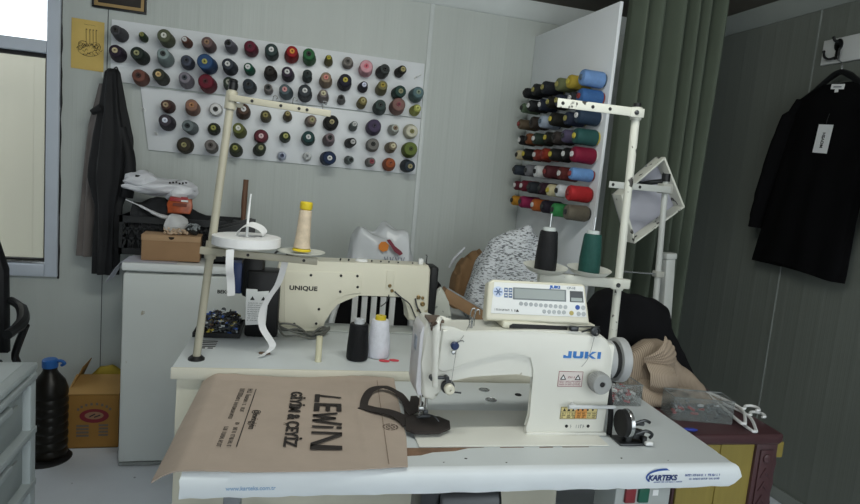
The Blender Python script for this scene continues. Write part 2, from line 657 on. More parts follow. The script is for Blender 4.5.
# coats on the wall, lofted with folds
def garment(mb, secs, n=48, folds=7, famp=0.012, seed=0.0, freq=1.0, cap=True):
    """secs: (z, cx, cy, halfwidth, halfdepth, fold strength)"""
    rings = []
    for k, (z, cx, cy, hw, hd, fs) in enumerate(secs):
        ring = []
        for i in range(n):
            a = 2 * PI * i / n
            f = math.sin(a * folds + seed + 1.5 * noise.noise(Vector((a * 1.3, z * 3 * freq, seed)))) * famp * fs
            f += noise.noise(Vector((math.cos(a) * 1.7, math.sin(a) * 1.7 + seed, z * 7))) * famp * 0.7 * fs
            ring.append(mb.bm.verts.new((cx + (hw + f) * math.cos(a), cy + (hd + f) * math.sin(a), z)))
        rings.append(ring)
    for a, b in zip(rings, rings[1:]):
        for i in range(n):
            j = (i + 1) % n
            mb._f([a[i], a[j], b[j], b[i]])
    if cap:
        mb._f(rings[0][::-1])
        mb._f(rings[-1])
    return mb


def interp(keys, n):
    out = []
    for i in range(n):
        t = i / (n - 1) * (len(keys) - 1)
        k = min(int(t), len(keys) - 2)
        f = t - k
        f = f * f * (3 - 2 * f) * 0.6 + f * 0.4
        out.append(tuple(a + (b - a) * f for a, b in zip(keys[k], keys[k + 1])))
    return out


p = thing('coat', 'grey-brown coat hanging on the back wall behind the black jacket', 'coat', (0, 0, 0))
mb = MB()
garment(mb, interp([(1.70, -0.765, 3.298, 0.022, 0.020, 0.2), (1.50, -0.775, 3.290, 0.05, 0.026, 0.6), (1.20, -0.785, 3.288, 0.060, 0.030, 0.8), (0.87, -0.798, 3.285, 0.064, 0.032, 1.0)], 26), folds=6, famp=0.008, seed=1.0)
mb.build('body', mat('grey_brown_cloth', '66605d', 0.7, var=0.12, scale=12, bump=0.2), p)
mb = MB()
mb.tube([(-0.772, 3.298, 1.69), (-0.772, 3.33, 1.725), (-0.772, 3.345, 1.71)], 0.004, 6, 4)
mb.build('hanging_loop', M_black, p)
p = thing('jacket', 'black jacket hanging by its collar from the left end of the rack', 'jacket', (0, 0, 0))
mb = MB()
garment(mb, interp([(1.768, -0.715, 3.235, 0.020, 0.014, 0.2), (1.75, -0.715, 3.225, 0.030, 0.024, 0.5), (1.60, -0.708, 3.212, 0.052, 0.034, 0.8), (1.45, -0.700, 3.205, 0.085, 0.036, 1.0),
                    (1.25, -0.708, 3.200, 0.084, 0.038, 1.1), (1.13, -0.712, 3.198, 0.052, 0.036, 1.1), (0.80, -0.716, 3.198, 0.052, 0.036, 1.2)], 30), folds=7, famp=0.009, seed=3.0)
mb.build('body', mat('black_cloth', '18191c', 0.75, var=0.2, scale=10, bump=0.25), p)
for s, pts in ((1, [(-0.665, 3.20, 1.50), (-0.628, 3.198, 1.36), (-0.626, 3.192, 1.25), (-0.634, 3.19, 1.175)]), (-1, [(-0.755, 3.205, 1.58), (-0.795, 3.2, 1.555)])):
    mb = MB()
    mb.tube(pts, [0.030, 0.034, 0.036, 0.036] if s > 0 else [0.026, 0.016, 0.005], 12, 5, 0.8)
    mb.build('sleeve' if s > 0 else 'collar_flap', _mats['black_cloth'], p)
mb = MB()
mb.tube([(-0.715, 3.235, 1.764), (-0.715, 3.30, 1.785), (-0.715, 3.325, 1.77)], 0.004, 6, 4)
mb.build('hanging_loop', M_black, p)

# office chair at the far left
p = thing('office_chair', 'black office chair with armrest by the window', 'chair', (-1.235, 2.62, 0))
M_seat = mat('black_upholstery', '141417', 0.6, var=0.15, bump=0.15)
mb = MB()
mb.prism([(-0.20, 0.0), (-0.21, 0.35), (-0.16, 0.60), (-0.06, 0.70), (0.06, 0.70), (0.16, 0.60), (0.235, 0.35), (0.24, 0.0)], 0.07, front(0, 0.25, 0.52), bev=0.02)
mb.build('backrest', M_seat, p)
mb = MB()
mb.box((0, 0, 0.46), (0.46, 0.44, 0.08), None, 0.03)
mb.build('seat', M_seat, p)
for s in (-1, 1):
    mb = MB()
    mb.tube([(s * 0.22, 0.16, 0.46), (s * 0.30, 0.12, 0.50), (s * 0.315, 0.06, 0.56), (s * 0.365, 0.02, 0.69)], 0.014, 8, 4)
    mb.tube([(s * 0.25, 0.20, 0.745), (s * 0.31, 0.14, 0.725), (s * 0.365, -0.02, 0.71), (s * 0.365, -0.16, 0.70)], [0.016, 0.022, 0.022, 0.018], 8, 4)
    mb.build('armrest', M_black, p)
mb = MB()
mb.cyl((0, 0, 0.08), (0, 0, 0.43), 0.025)
mb.b2(-0.025, 0.025, 0.1, 0.23, 0.42, 0.44)
mb.tube([(0, 0.2, 0.44), (0, 0.27, 0.46), (0, 0.285, 0.60)], 0.018, 8, 4)
mb.build('stem', M_dsteel, p)
for k in range(5):
    a = 2 * PI * k / 5 + 0.3
    mb = MB()
    mb.tube([(0, 0, 0.11), (0.14 * math.cos(a), 0.14 * math.sin(a), 0.10), (0.27 * math.cos(a), 0.27 * math.sin(a), 0.07)], [0.026, 0.02, 0.014], 8, 3)
    leg = mb.build('leg', M_black, p)
    mb = MB()
    mb.cyl((0.27 * math.cos(a) - 0.016, 0.27 * math.sin(a), 0.029), (0.27 * math.cos(a) + 0.016, 0.27 * math.sin(a), 0.029), 0.029)
    mb.cyl((0.27 * math.cos(a), 0.27 * math.sin(a), 0.03), (0.27 * math.cos(a), 0.27 * math.sin(a), 0.075), 0.008)
    mb.build('caster', M_black, leg)

# grey plastic drawer tower, left foreground
p = thing('drawer_tower', 'grey plastic drawer tower standing in the left foreground', 'drawers', (-0.626, 1.44, 0))
M_dr = mat('grey_plastic', 'a5aeb0', 0.4, var=0.04)
M_drd = mat('grey_drawer_plastic', '939c9c', 0.35, var=0.04)
DX, DY, DZ = -0.40, 0.56, 0.75
mb = MB()
mb.b2(DX, 0.0, 0, DY, DZ - 0.022, DZ, bev=0.006)
mb.b2(DX + 0.03, -0.03, 0.03, DY - 0.03, DZ - 0.001, DZ + 0.0015)
mb.build('top', M_dr, p)
mb = MB()
for y in (0.0, DY - 0.045):
    mb.b2(-0.045, -0.004, y, y + 0.045, 0.03, DZ - 0.022, bev=0.005)
    mb.b2(DX + 0.004, DX + 0.045, y, y + 0.045, 0.03, DZ - 0.022, bev=0.005)
for k in range(5):
    z = 0.03 + k * 0.167
    mb.b2(DX + 0.004, 0.0, 0.002, DY - 0.002, z, z + 0.022, bev=0.004)
mb.b2(DX, DX + 0.006, 0.02, DY - 0.02, 0.03, DZ - 0.03)
mb.build('body', M_dr, p)
for k in range(4):
    z = 0.055 + k * 0.167
    mb = MB()
    mb.b2(-0.34, -0.022, 0.05, DY - 0.05, z, z + 0.134, bev=0.006)
    mb.b2(-0.024, -0.016, 0.10, DY - 0.10, z + 0.02, z + 0.10, bev=0.003)
    d = mb.build('drawer', M_drd, p)
    mb = MB()
    mb.b2(-0.018, -0.002, 0.18, DY - 0.18, z + 0.105, z + 0.125, bev=0.004)
    mb.build('handle', M_dr, d)
for sx in (-0.03, DX + 0.03):
    for sy in (0.03, DY - 0.03):
        mb = MB()
        mb.cyl((sx, sy, 0), (sx, sy, 0.032), 0.018)
        mb.build('foot', M_black, p)
# ------------------------------------------------------------------ thread racks on the back wall
def peg(parent, P, d=(0, -1, 0.12), L=0.06):
    m_ = MB()
    d = Vector(d).normalized()
    P = Vector(P)
    m_.cyl(P, P + d * L, 0.0025, n=8)
    m_.cyl(P, P + d * 0.003, 0.008, n=12)
    m_.ell(P + d * L, (0.0032, 0.0032, 0.0032), 8)
    m_.build('peg', M_wplastic, parent)


YB = YW - 0.015
p = thing('thread_rack', 'long white upper board of the wall thread rack', 'rack', (0, 0, 0))
mb = MB()
mb.prism([(-0.752, 1.722), (0.808, 1.7155), (0.803, 2.008), (-0.752, 2.012)], 0.014, front(0, YW, 0), bev=0.0015)
mb.build('board', M_white, p)
peg(p, (0.756, YB, 1.925), (0.5, -1, 0.35), 0.05)
p2 = thing('thread_rack', 'long white lower board of the wall thread rack with slanted left end', 'rack', (0, 0, 0))
mb = MB()
mb.prism([(-0.572, 1.408), (0.804, 1.405), (0.808, 1.711), (-0.617, 1.711)], 0.014, front(0, YW, 0), bev=0.0015)
mb.build('board', M_white, p2)
peg(p2, (-0.595, YB, 1.60))
peg(p2, (-0.535, YB, 1.49))

CONES = '''
U -0.701 1.938 0.0326 0.134 -0.05 0.04 46464b 2e2c2c dusk purple-grey
U -0.601 1.936 0.0191 0.078 -0.05 0.19 2d3c28 96965a dark green
U -0.495 1.942 0.0348 0.134 -0.03 0.05 555a46 d8d8d0 grey-olive
U -0.402 1.941 0.0232 0.095 -0.13 0.11 5f3c32 dcdcdc chestnut brown
U -0.299 1.939 0.0311 0.128 -0.09 0.06 695555 96785f brownish mauve
U -0.195 1.946 0.0286 0.119 -0.17 0.11 5f5f69 1e1e1e steel grey
U -0.102 1.951 0.0349 0.121 -0.08 0.03 641e32 501828 burgundy
U -0.003 1.944 0.0347 0.127 -0.05 0.07 324141 dcdcdc dark green-grey
U 0.094 1.947 0.0366 0.133 -0.02 0.08 961e23 dc963c bright red
U 0.186 1.943 0.0341 0.140 -0.12 0.09 326941 202420 leaf green
U 0.283 1.94 0.0229 0.095 -0.09 0.22 5f5a32 beb446 olive brown
U 0.384 1.949 0.0300 0.077 -0.13 0.07 827d78 5a5652 grey-beige
U 0.479 1.926 0.0373 0.119 -0.12 0.09 d7a0aa d87080 pale pink
U 0.566 1.925 0.0340 0.125 -0.0 0.08 3c4141 202222 dark slate
U 0.657 1.936 0.0259 0.107 0.08 0.12 2d2d28 aaa06e olive-black
V -0.712 1.845 0.0370 0.110 0.02 0.1 2d2332 c8b996 aubergine black
V -0.606 1.845 0.0347 0.142 -0.05 0.05 28322d 96966e dark green-black
V -0.5 1.85 0.0376 0.150 0.03 0.1 879696 303434 pale grey-teal
V -0.399 1.846 0.0326 0.101 -0.01 0.07 4b505f 303440 navy-grey
V -0.299 1.847 0.0410 0.171 -0.08 0.0 2d4b73 aaa55a royal blue
V -0.197 1.848 0.0359 0.149 -0.09 0.04 373c46 dcdcdc midnight grey
V -0.102 1.848 0.0256 0.106 -0.16 0.11 195541 e0e0e0 emerald green
V -0.003 1.841 0.0337 0.139 -0.06 0.08 2d2826 201c1a brown-black
V 0.084 1.848 0.0328 0.136 -0.1 0.05 3c3241 d8d8d8 plum-grey
V 0.18 1.846 0.0256 0.106 -0.07 0.2 374141 28302e dark grey-green
V 0.276 1.841 0.0344 0.142 -0.1 0.08 96826e d88a80 beige brown
V 0.373 1.841 0.0376 0.133 -0.09 0.09 232332 c3b446 navy-black
V 0.47 1.834 0.0268 0.105 -0.05 0.1 282637 d8dcf0 purple-black
V 0.569 1.833 0.0312 0.129 -0.1 0.16 7d7855 aa963c olive-grey
V 0.659 1.827 0.0343 0.113 0.01 0.06 2d4641 969673 deep green
V 0.76 1.826 0.0388 0.122 -0.07 0.12 5f787d 8a9a88 slate teal
W -0.608 1.746 0.0374 0.107 0.01 0.09 734b41 3a2420 rust brown
W -0.511 1.755 0.0324 0.133 -0.05 0.11 373a30 d7b982 green-black
W -0.401 1.757 0.0353 0.138 0.01 0.08 827d87 41464f mauve-grey
W -0.299 1.753 0.0412 0.150 -0.04 0.05 691e2d 501822 deep burgundy
W -0.193 1.766 0.0349 0.145 -0.06 0.02 374038 96968a dark moss
W -0.1 1.765 0.0335 0.138 -0.07 0.05 323a41 24282c charcoal-blue
W -0.009 1.76 0.0225 0.093 -0.06 0.17 7d7876 2a3030 light grey
W 0.081 1.759 0.0351 0.145 -0.13 0.06 556469 dca0a0 grey-teal
W 0.174 1.76 0.0372 0.154 -0.08 0.09 3c4146 dcdcdc dark slate-grey
W 0.268 1.758 0.0305 0.125 -0.1 0.14 827878 d0c8a8 greyish mauve
W 0.364 1.753 0.0220 0.090 -0.15 0.19 646464 282828 mid grey
W 0.468 1.746 0.0257 0.106 -0.03 0.19 736941 aaa06e khaki olive
W 0.568 1.736 0.0366 0.140 -0.14 0.1 3c4b48 202826 slate green
W 0.662 1.751 0.0416 0.122 -0.1 0.12 84645f 8c4a54 rosy brown
W 0.762 1.745 0.0288 0.115 -0.05 0.12 a0a55a c8cc78 yellow-olive
A -0.481 1.626 0.0326 0.112 -0.02 0.05 503732 aa9678 dark red-brown
A -0.369 1.628 0.0356 0.147 0.06 0.1 8c695a aa7850 tan brown
A -0.26 1.637 0.0332 0.066 0.01 0.03 dcdcdc 303030 white
A -0.129 1.637 0.0364 0.150 0.05 0.09 554137 dcdcdc chocolate brown
A -0.016 1.626 0.0282 0.116 -0.03 0.08 504b37 968c50 dark olive
A 0.092 1.637 0.0240 0.099 -0.04 0.2 5f5541 aa9c6a olive-brown
A 0.207 1.629 0.0288 0.119 0.05 0.06 827369 a09a70 taupe
A 0.313 1.631 0.0395 0.098 0.01 0.07 1e1e1e aaa078 black
A 0.433 1.623 0.0234 0.097 -0.02 0.19 646e6c d8d8d8 grey-green
A 0.543 1.63 0.0414 0.106 -0.09 0.12 4b415a 382e46 purple
A 0.652 1.632 0.0299 0.099 -0.03 0.11 bec3be 8c7864 whitish grey
A 0.75 1.635 0.0409 0.080 -0.07 -0.02 d2d0be 8c8a5a cream
B -0.482 1.545 0.0382 0.136 0.02 0.1 413c44 dce0ee dark purple-grey
B -0.369 1.533 0.0330 0.137 -0.09 0.07 6e787a 20282a mid grey-teal
B -0.265 1.54 0.0316 0.087 0.01 0.08 2d3223 96964a dark olive-green
B -0.138 1.537 0.0337 0.139 -0.06 0.16 696e3c e0e0d8 moss green
B -0.035 1.527 0.0368 0.072 0.01 0.04 642d37 e6c8cc wine red
B 0.084 1.534 0.0286 0.114 0.02 0.07 323c28 aaaa64 forest green
B 0.204 1.538 0.0359 0.130 -0.06 0.08 284646 dcdcdc dark teal
B 0.309 1.54 0.0320 0.132 -0.02 0.14 827378 202020 dusty mauve
B 0.418 1.537 0.0265 0.108 0.12 0.1 323232 c8c8c8 charcoal
B 0.545 1.537 0.0356 0.088 -0.09 0.12 787673 282828 grey
B 0.642 1.534 0.0299 0.123 -0.02 0.11 7d735f d8d0b0 mottled brown
B 0.75 1.531 0.0435 0.089 -0.07 0.14 69783c 465024 olive green
C -0.397 1.445 0.0413 0.084 -0.01 0.05 3c372d 969164 dark olive-brown
C -0.271 1.447 0.0317 0.131 0.01 0.11 736e6c 403834 brownish grey
C -0.154 1.442 0.0338 0.140 -0.0 0.13 373c28 96964a mossy black-green
C -0.043 1.454 0.0312 0.129 0.11 0.15 2d342a 96966a green-charcoal
C 0.075 1.437 0.0230 0.064 -0.0 0.08 c8d0e4 46506e white and blue
C 0.204 1.446 0.0232 0.059 -0.05 0.09 d8dada b4b8ba empty white
C 0.307 1.446 0.0379 0.157 0.02 0.03 233250 dcdcdc navy blue
C 0.42 1.448 0.0235 0.097 0.09 0.05 6e7878 242a2a grey teal
C 0.537 1.446 0.0256 0.103 -0.01 0.09 787472 8c3c46 grey with red tip
C 0.644 1.443 0.0361 0.105 -0.09 0.14 a05532 904a2a burnt orange
C 0.742 1.447 0.0363 0.123 0.0 -0.01 323c46 aaa078 slate navy
'''
_cm = {}


def thread_cone(name, label, cat, group, loc, d, R, r, L, hexc, coreh, plain=False):
    root = thing(name, label, cat, loc, 0, group)
    M = axis_m((0, 0, 0), d)
    e = 0.010
    prof = [(0.011, e), (R * 0.93, e), (R, e + 0.006), (R * 0.985, L * 0.3), (r + (R - r) * 0.30, L * 0.68), (r * 1.03, L - 0.017), (r * 0.9, L - 0.009), (r * 0.62, L - 0.006), (0.011, L - 0.006)]
    m_ = MB()
    m_.lathe(prof, M, 22, close=False)
    key = 'thread_' + hexc
    m_.build('thread', mat(key, hexc, 0.62, var=0.10, scale=40, bump=0.55, bscale=230, spec=0.25), root)
    m_ = MB()
    rc = min(r * 0.62, 0.0125)
    m_.lathe([(R * 0.80, 0.0), (R * 0.80, 0.004), (0.0125, 0.010), (0.010, 0.011), (0.010, L - 0.012), (rc, L - 0.006), (rc, L), (rc - 0.002, L + 0.0015),
              (0.0048, L + 0.001), (0.0044, L - 0.03), (0.0044, 0.002)], M, 18, close=False)
    m_.build('core', mat('core_' + coreh, coreh, 0.55, var=0.06), root)
    return root


ORD = ['first', 'second', 'third', 'fourth', 'fifth', 'sixth', 'seventh', 'eighth', 'ninth', 'tenth', 'eleventh', 'twelfth', 'thirteenth', 'fourteenth', 'fifteenth', 'sixteenth']
RNAME = {'U': ('top', 'upper'), 'V': ('middle', 'upper'), 'W': ('bottom', 'upper'), 'A': ('top', 'lower'), 'B': ('middle', 'lower'), 'C': ('bottom', 'lower')}
cnt = {}
for ln in CONES.strip().split('\n'):
    row, x, z, R, L, dx, dz, hx, ch, nm = ln.split(' ', 9)
    x, z, R, L, dx, dz = map(float, (x, z, R, L, dx, dz))
    k = cnt.get(row, 0)
    cnt[row] = k + 1
    a, b = RNAME[row]
    taper = 0.72 + 0.16 * ((k * 7 + ord(row)) % 5) / 4
    thread_cone('thread_cone', '%s thread cone, %s from left, %s row of the %s wall rack' % (nm, ORD[k], a, b), 'thread cone',
                'thread cones on the wall racks', (x, YB - 0.001 - R * math.hypot(dx, dz) * 0.8, z), (dx * 0.8, -1, dz * 0.8), R, R * taper, L, hx, ch)

# ------------------------------------------------------------------ thread rack on the side board
XB = 1.456
p = thing('side_rack', 'tall white board with thread spools standing out from the back wall', 'rack', (0, 0, 0))
mb = MB()
mb.prism([(2.484, 0.62), (3.355, 0.62), (3.355, 2.245), (2.476, 2.226)], 0.016, Matrix(((0, 0, 1, XB - 0.016), (1, 0, 0, 0), (0, 1, 0, 0), (0, 0, 0, 1))), bev=0.0015)
mb.build('board', M_white, p)
SIDE = [
    ('1.897', ['202225 c black', '26282a b charcoal', '22252b b coal black', '6e7452 b olive tan', 'b09a3c y yellow', '6f92c4 l light blue']),
    ('1.815', ['5c6e58 g sage green', '202225 w black', '262c3c w ink navy', '24241f b olive-black', '2a3040 b night navy', '303338 w charcoal', '3a6298 r mid blue']),
    ('1.727', ['5e5242 r brown', '3c3530 c dark brown', 'a8b4c6 l pale blue', '1f1f1c y black', '2b3244 b dark navy', '28384c w deep navy']),
    ('1.642', ['1a1b1c w black', '7a4a2e c rusty brown', '2c3a32 w dark green', '222320 y black-green', '403a38 c dark grey-brown', '57506a g greyish purple', '28504e y teal']),
    ('1.560', ['c8bc9a c cream', '1c1c1c y black', '7c3028 w brick red', '8c3424 r rust red', '202020 y coal', '18181a w jet black', '7a1834 w crimson']),
    ('1.477', ['343c46 g slate', '787a80 g grey', 'd6d8da k white', '4c2228 r maroon', '5e2a28 w brown-maroon', '6c96cc r sky blue']),
    ('1.392', ['5e2430 w burgundy', '6a2432 w wine', '2c3036 g slate-black', '382430 g plum', 'cfc6a2 y cream', 'd4d8dc k white', 'b42c30 r scarlet']),
    ('1.308', ['b8842c k golden yellow', '8e2650 g magenta', 'b0602e w orange', '2a2430 g aubergine', '3a8a50 g green', '6a6458 g grey-brown']),
]
CORE = {'c': '2c2a28', 'b': 'a8a060', 'y': 'c8b84c', 'l': '5a6a78', 'g': '3a3c3c', 'w': 'dcdcdc', 'r': '8a3a38', 'k': '1c1c1c'}
SLOPE = [0.006, 0.003, 0.003, 0.005, 0.005, 0.012, 0.012, 0.018]
for i, (z, cols) in enumerate(SIDE):
    z = float(z)
    n = len(cols)
    for j, cs in enumerate(cols):
        hx, cc, nm = cs.split(' ', 2)
        ys = 3.185 + (2.532 - 3.185) * j / (n - 1)
        big = 0.0375 if j == n - 1 else (0.0335 if n == 6 else 0.0315)
        if i == 5 and j == n - 1:
            big = 0.030
        if j == 0:
            big *= 0.86
        L = 0.120 if j == n - 1 else 0.108 + 0.007 * ((i + j) % 3)
        thread_cone('thread_spool', '%s thread spool, %s from the wall, %s row of side board' % (nm, ORD[j], ORD[i]), 'thread spool', 'thread spools on the side board',
                    (XB - 0.0173, ys, z + (0.003 if j % 2 else 0) - SLOPE[i] * j / (n - 1)), (-1, 0.01, 0.03), big, big * 0.93, L, hx, CORE[cc])
# ------------------------------------------------------------------ fridge and what is on and beside it
M_fr = mat('fridge_enamel', 'd3d8d6', 0.3, var=0.025, scale=4, spots='a9a494', spot_at=0.72, spot_scale=18)
p = thing('fridge', 'small white fridge standing against the back wall left of the rear table', 'fridge', (-0.567, 2.82, 0))
FW, FD = 0.56, 0.50
mb = MB()
mb.b2(0.004, FW - 0.004, 0.045, FD, 0.03, 0.885, bev=0.006)
mb.b2(0.03, FW - 0.03, 0.06, FD - 0.02, 0.0, 0.03)
mb.build('body', M_fr, p)
mb = MB()
mb.b2(0, FW, 0, 0.042, 0.020, 0.878, bev=0.010)
d = mb.build('door', M_fr, p)
mb = MB()
text('lettering', 'BEKO', 0.022, M_ink, d, front(0.385, -0.0006, 0.803), 0.0006, 1.05)
mb.b2(0.004, FW - 0.004, 0.004, 0.05, 0.003, 0.018)
mb.build('kick_plate', mat('fridge_grey', '8b908e', 0.5), p)
mb = MB()
mb.b2(-0.006, FW + 0.006, -0.004, FD + 0.004, 0.888, 0.924, bev=0.008)
mb.build('top_panel', mat('fridge_top_enamel', 'e0e4e4', 0.3, var=0.02), p)
for x in (0.05, FW - 0.05):
    mb = MB()
    mb.cyl((x, 0.08, 0), (x, 0.08, 0.03), 0.02)
    mb.build('foot', M_black, p)

FT = 0.9245
mb = MB()
mb.grid(16, 12, lambda a, b: Vector((-0.635 + 0.28 * a, 2.825 + 0.17 * b, FT + 0.0032 + 0.002 * math.sin(9 * b) * a - (max(0, (0.235 - a)) ** 1.4) * 0.75 + 0.010 * abs(math.sin(7 * b + 1)) * max(0, 0.3 - a))))
mb.solid(0.0012)
tag(mb.build('plastic_sheet', mat('greyish_plastic_sheet', 'c6c7d4', 0.3, var=0.1)), 'grey plastic sheet drooping over the left edge of the fridge top', 'sheet')

p = thing('cardboard_box', 'small brown cardboard box on top of the fridge', 'box', (-0.505, 2.862, FT + 0.006), 2.0)
M_card = mat('cardboard', '9a7a5a', 0.8, var=0.06, scale=14)
M_cardl = mat('light_cardboard', 'ae8f6e', 0.8, var=0.06, scale=14)
mb = MB()
mb.b2(0, 0.24, 0, 0.13, 0, 0.108, bev=0.002)
mb.build('body', M_card, p)
mb = MB()
mb.b2(-0.002, 0.242, -0.001, 0.132, 0.1085, 0.1125, bev=0.001)
mb.b2(-0.001, 0.241, -0.0022, -0.0005, 0.088, 0.110, bev=0.0005)
mb.build('lid', M_cardl, p)
mb = MB()
mb.prism([(0.012 * math.cos(PI + PI * i / 10), 0.012 * math.sin(PI + PI * i / 10)) for i in range(11)], 0.001, front(0.12, -0.0023, 0.107))
mb.build('finger_notch', mat('notch_dark', '2a221b', 0.9), p)

# bag of beads on the box
p = thing('bead_bag', 'clear bag of cream beads lying on the small cardboard box', 'bag', (-0.375, 2.92, FT + 0.1195))
mb = MB()
mb.ell((0, 0, 0.045), (0.050, 0.040, 0.044), 18, None, 0.012, 28)
mb.build('bag', mat('frosted_bag', 'd9dadb', 0.25, var=0.05, alpha=0.75), p)
mb = MB()
for i in range(60):
    a, rr = random.uniform(0, 2 * PI), random.uniform(0.6, 1.05)
    mb.ell((0.048 * rr * math.cos(a), -0.040 * rr * abs(math.sin(a)), 0.006 + 0.024 * random.random()), (0.006, 0.006, 0.006), 6)
o = mb.build('beads', mat('cream_beads', 'c9b299', 0.5, var=0.2, scale=90), p)
o['kind'] = 'stuff'
p = thing('button_bag', 'dark bag of grey buttons beside the bead bag on the box', 'bag', (-0.302, 2.925, FT + 0.1195))
mb = MB()
mb.ell((0, 0, 0.026), (0.030, 0.03, 0.026), 14, None, 0.008, 30)
mb.build('bag', mat('dark_bag', '2c2f30', 0.3, var=0.3, scale=60), p)
mb = MB()
for i in range(34):
    a, b = random.uniform(0, 2 * PI), random.uniform(0, 1.2)
    P = Vector((0.031 * math.cos(a) * math.cos(b), -0.032 * abs(math.sin(a)) * math.cos(b), 0.026 + 0.026 * math.sin(b)))
    mb.ell(P, (0.005, 0.0035, 0.005), 6)
o = mb.build('buttons', mat('grey_buttons', '8a9092', 0.4, var=0.5, scale=70), p)
o['kind'] = 'stuff'

# black crate behind the box
p = thing('crate', 'black plastic lattice crate on the fridge behind the cardboard box', 'crate', (-0.630, 3.03, FT + 0.001))
M_cr = mat('black_crate_plastic', '1d1f21', 0.4, var=0.15)


def lattice(mb, M, W_, H_):
    mb.b2(0, W_, 0, 0.006, H_ - 0.03, H_, M=M)
    mb.b2(0, W_, 0, 0.006, 0, 0.03, M=M)
    for x in (0, W_ - 0.014):
        mb.b2(x, x + 0.014, 0, 0.006, 0, H_, M=M)
    for z in (0.07, 0.115):
        mb.b2(0.0, W_, 0.001, 0.005, z, z + 0.010, M=M)
    n = int(W_ / 0.035)
    for k in range(1, n):
        x = W_ * k / n
        for s in (-1, 1):
            mb.prism([(x - 0.004 + s * 0.02, 0.03), (x + 0.004 + s * 0.02, 0.03), (x + 0.004 - s * 0.02, H_ - 0.03), (x - 0.004 - s * 0.02, H_ - 0.03)], 0.004,
                     M @ Matrix(((1, 0, 0, 0), (0, 0, -1, 0.005), (0, 1, 0, 0), (0, 0, 0, 1))))


CW, CD_, CHh = 0.53, 0.285, 0.178
for nm, M, W_ in (('front_side', T(0, 0, 0), CW), ('back_side', T(0, CD_ - 0.006, 0), CW), ('left_side', T(0, CD_ - 0.007, 0) @ rot('Z', -90), CD_ - 0.014), ('right_side', T(CW - 0.006, CD_ - 0.007, 0) @ rot('Z', -90), CD_ - 0.014)):
    mb = MB()
    lattice(mb, M, W_, CHh)
    mb.build(nm, M_cr, p)
mb = MB()
mb.b2(0.006, CW - 0.006, 0.006, CD_ - 0.006, 0.002, 0.008)
mb.build('bottom', M_cr, p)
# contents of the crate
M_bagw = mat('white_bag_plastic', 'd6d8de', 0.3, var=0.05, scale=5, bump=0.5, bscale=18)


def bagshape(mb, c, r, seed, n=34, amp=0.03, crease=26):
    V = []
    for i in range(n):
        th = PI * i / (n - 1)
        row = []
        for j in range(n):
            ph = 2 * PI * j / n
            d = Vector((math.sin(th) * math.cos(ph), math.sin(th) * math.sin(ph), math.cos(th)))
            s_ = d + Vector((seed, seed * 2, seed * 3))
            k = 1 + amp * 8 * noise.noise(s_ * 1.6) + amp * 2.2 * abs(noise.noise(s_ * crease / 6)) - amp * 2.0 * abs(noise.noise(s_ * 2.4))
            row.append(mb.bm.verts.new((c[0] + d.x * r[0] * k, c[1] + d.y * r[1] * k, c[2] + d.z * r[2] * k)))
        V.append(row)
    for a, b in zip(V, V[1:]):
        for j in range(n):
            k = (j + 1) % n
            mb._f([a[j], b[j], b[k], a[k]])
    bmesh.ops.remove_doubles(mb.bm, verts=mb.bm.verts, dist=1e-5)
    return mb


CZ = FT + 0.001
mb = MB()
heap(mb, [(-0.610, 1.09), (-0.59, 1.155), (-0.50, 1.185), (-0.40, 1.18), (-0.30, 1.13), (-0.22, 1.10), (-0.125, 1.08)], 3.045, 3.295, CZ + 0.0095, 50, 20, 0.02, 12, 0.008, 20, sq=0.4)
tag(mb.build('fabric_scraps', mat('dark_scraps', '1b1c1f', 0.8, var=0.5, scale=18, bump=0.3), None), 'dark fabric scraps filling the black crate', 'scraps')['kind'] = 'stuff'
p = thing('plastic_bag', 'crumpled white plastic bag lying on the black crate on the fridge', 'bag', (-0.50, 3.12, 1.198))
mb = MB()
bagshape(mb, (0.02, -0.02, 0.042), (0.150, 0.065, 0.042), 2.3, 34, 0.035)
bagshape(mb, (-0.055, -0.02, 0.068), (0.075, 0.06, 0.042), 5.1, 30, 0.04)
bagshape(mb, (0.115, -0.02, 0.030), (0.068, 0.06, 0.052), 7.9, 30, 0.04)
mb.build('body', M_bagw, p)
mb = MB()
mb.box((-0.055, -0.072, 0.083), (0.045, 0.006, 0.010), rot('Y', 4))
for k in range(6):
    mb.box((0.075 + k * 0.014, -0.075, 0.068 + 0.003 * (k % 3)), (0.008, 0.004, 0.008))
mb.build('printing', M_ink, p)
p = thing('snack_pack', 'orange packet with red and white print below the white bag', 'packet', (-0.375, 3.012, CZ + 0.200))
mb = MB()
mb.prism([(-0.05, 0.0), (0.045, 0.0), (0.055, 0.035), (0.05, 0.072), (-0.045, 0.078), (-0.058, 0.04)], 0.022, front(0, 0.02, 0) @ rot('X', -14), bev=0.008)
mb.build('packet', mat('orange_foil', 'a8502a', 0.35, var=0.35, scale=40), p)
mb = MB()
for a in ((-0.02, 0.064, 0.05, 0.018), (0.018, 0.070, 0.03, 0.014)):
    mb.box((a[0], a[1], 0.0245), (a[2], a[3], 0.004), front(0, 0.02, 0) @ rot('X', -14), 0.001)
mb.m(1).box((0.0, 0.04, 0.0245), (0.06, 0.014, 0.003), front(0, 0.02, 0) @ rot('X', -14))
mb.m(2).box((0.02, 0.058, 0.0265), (0.03, 0.008, 0.003), front(0, 0.02, 0) @ rot('X', -14))
mb.build('printing', [mat('red_print', '9c3034', 0.5), mat('dark_orange_print', '6e2c16', 0.5), M_wplastic], p)
mb = MB()
mb.tube([(-0.605, 3.035, 1.175), (-0.54, 3.028, 1.150), (-0.48, 3.022, 1.122), (-0.43, 3.018, 1.108), (-0.36, 3.018, 1.106)], [0.006, 0.012, 0.018, 0.022, 0.014], 12, 5, 0.45)
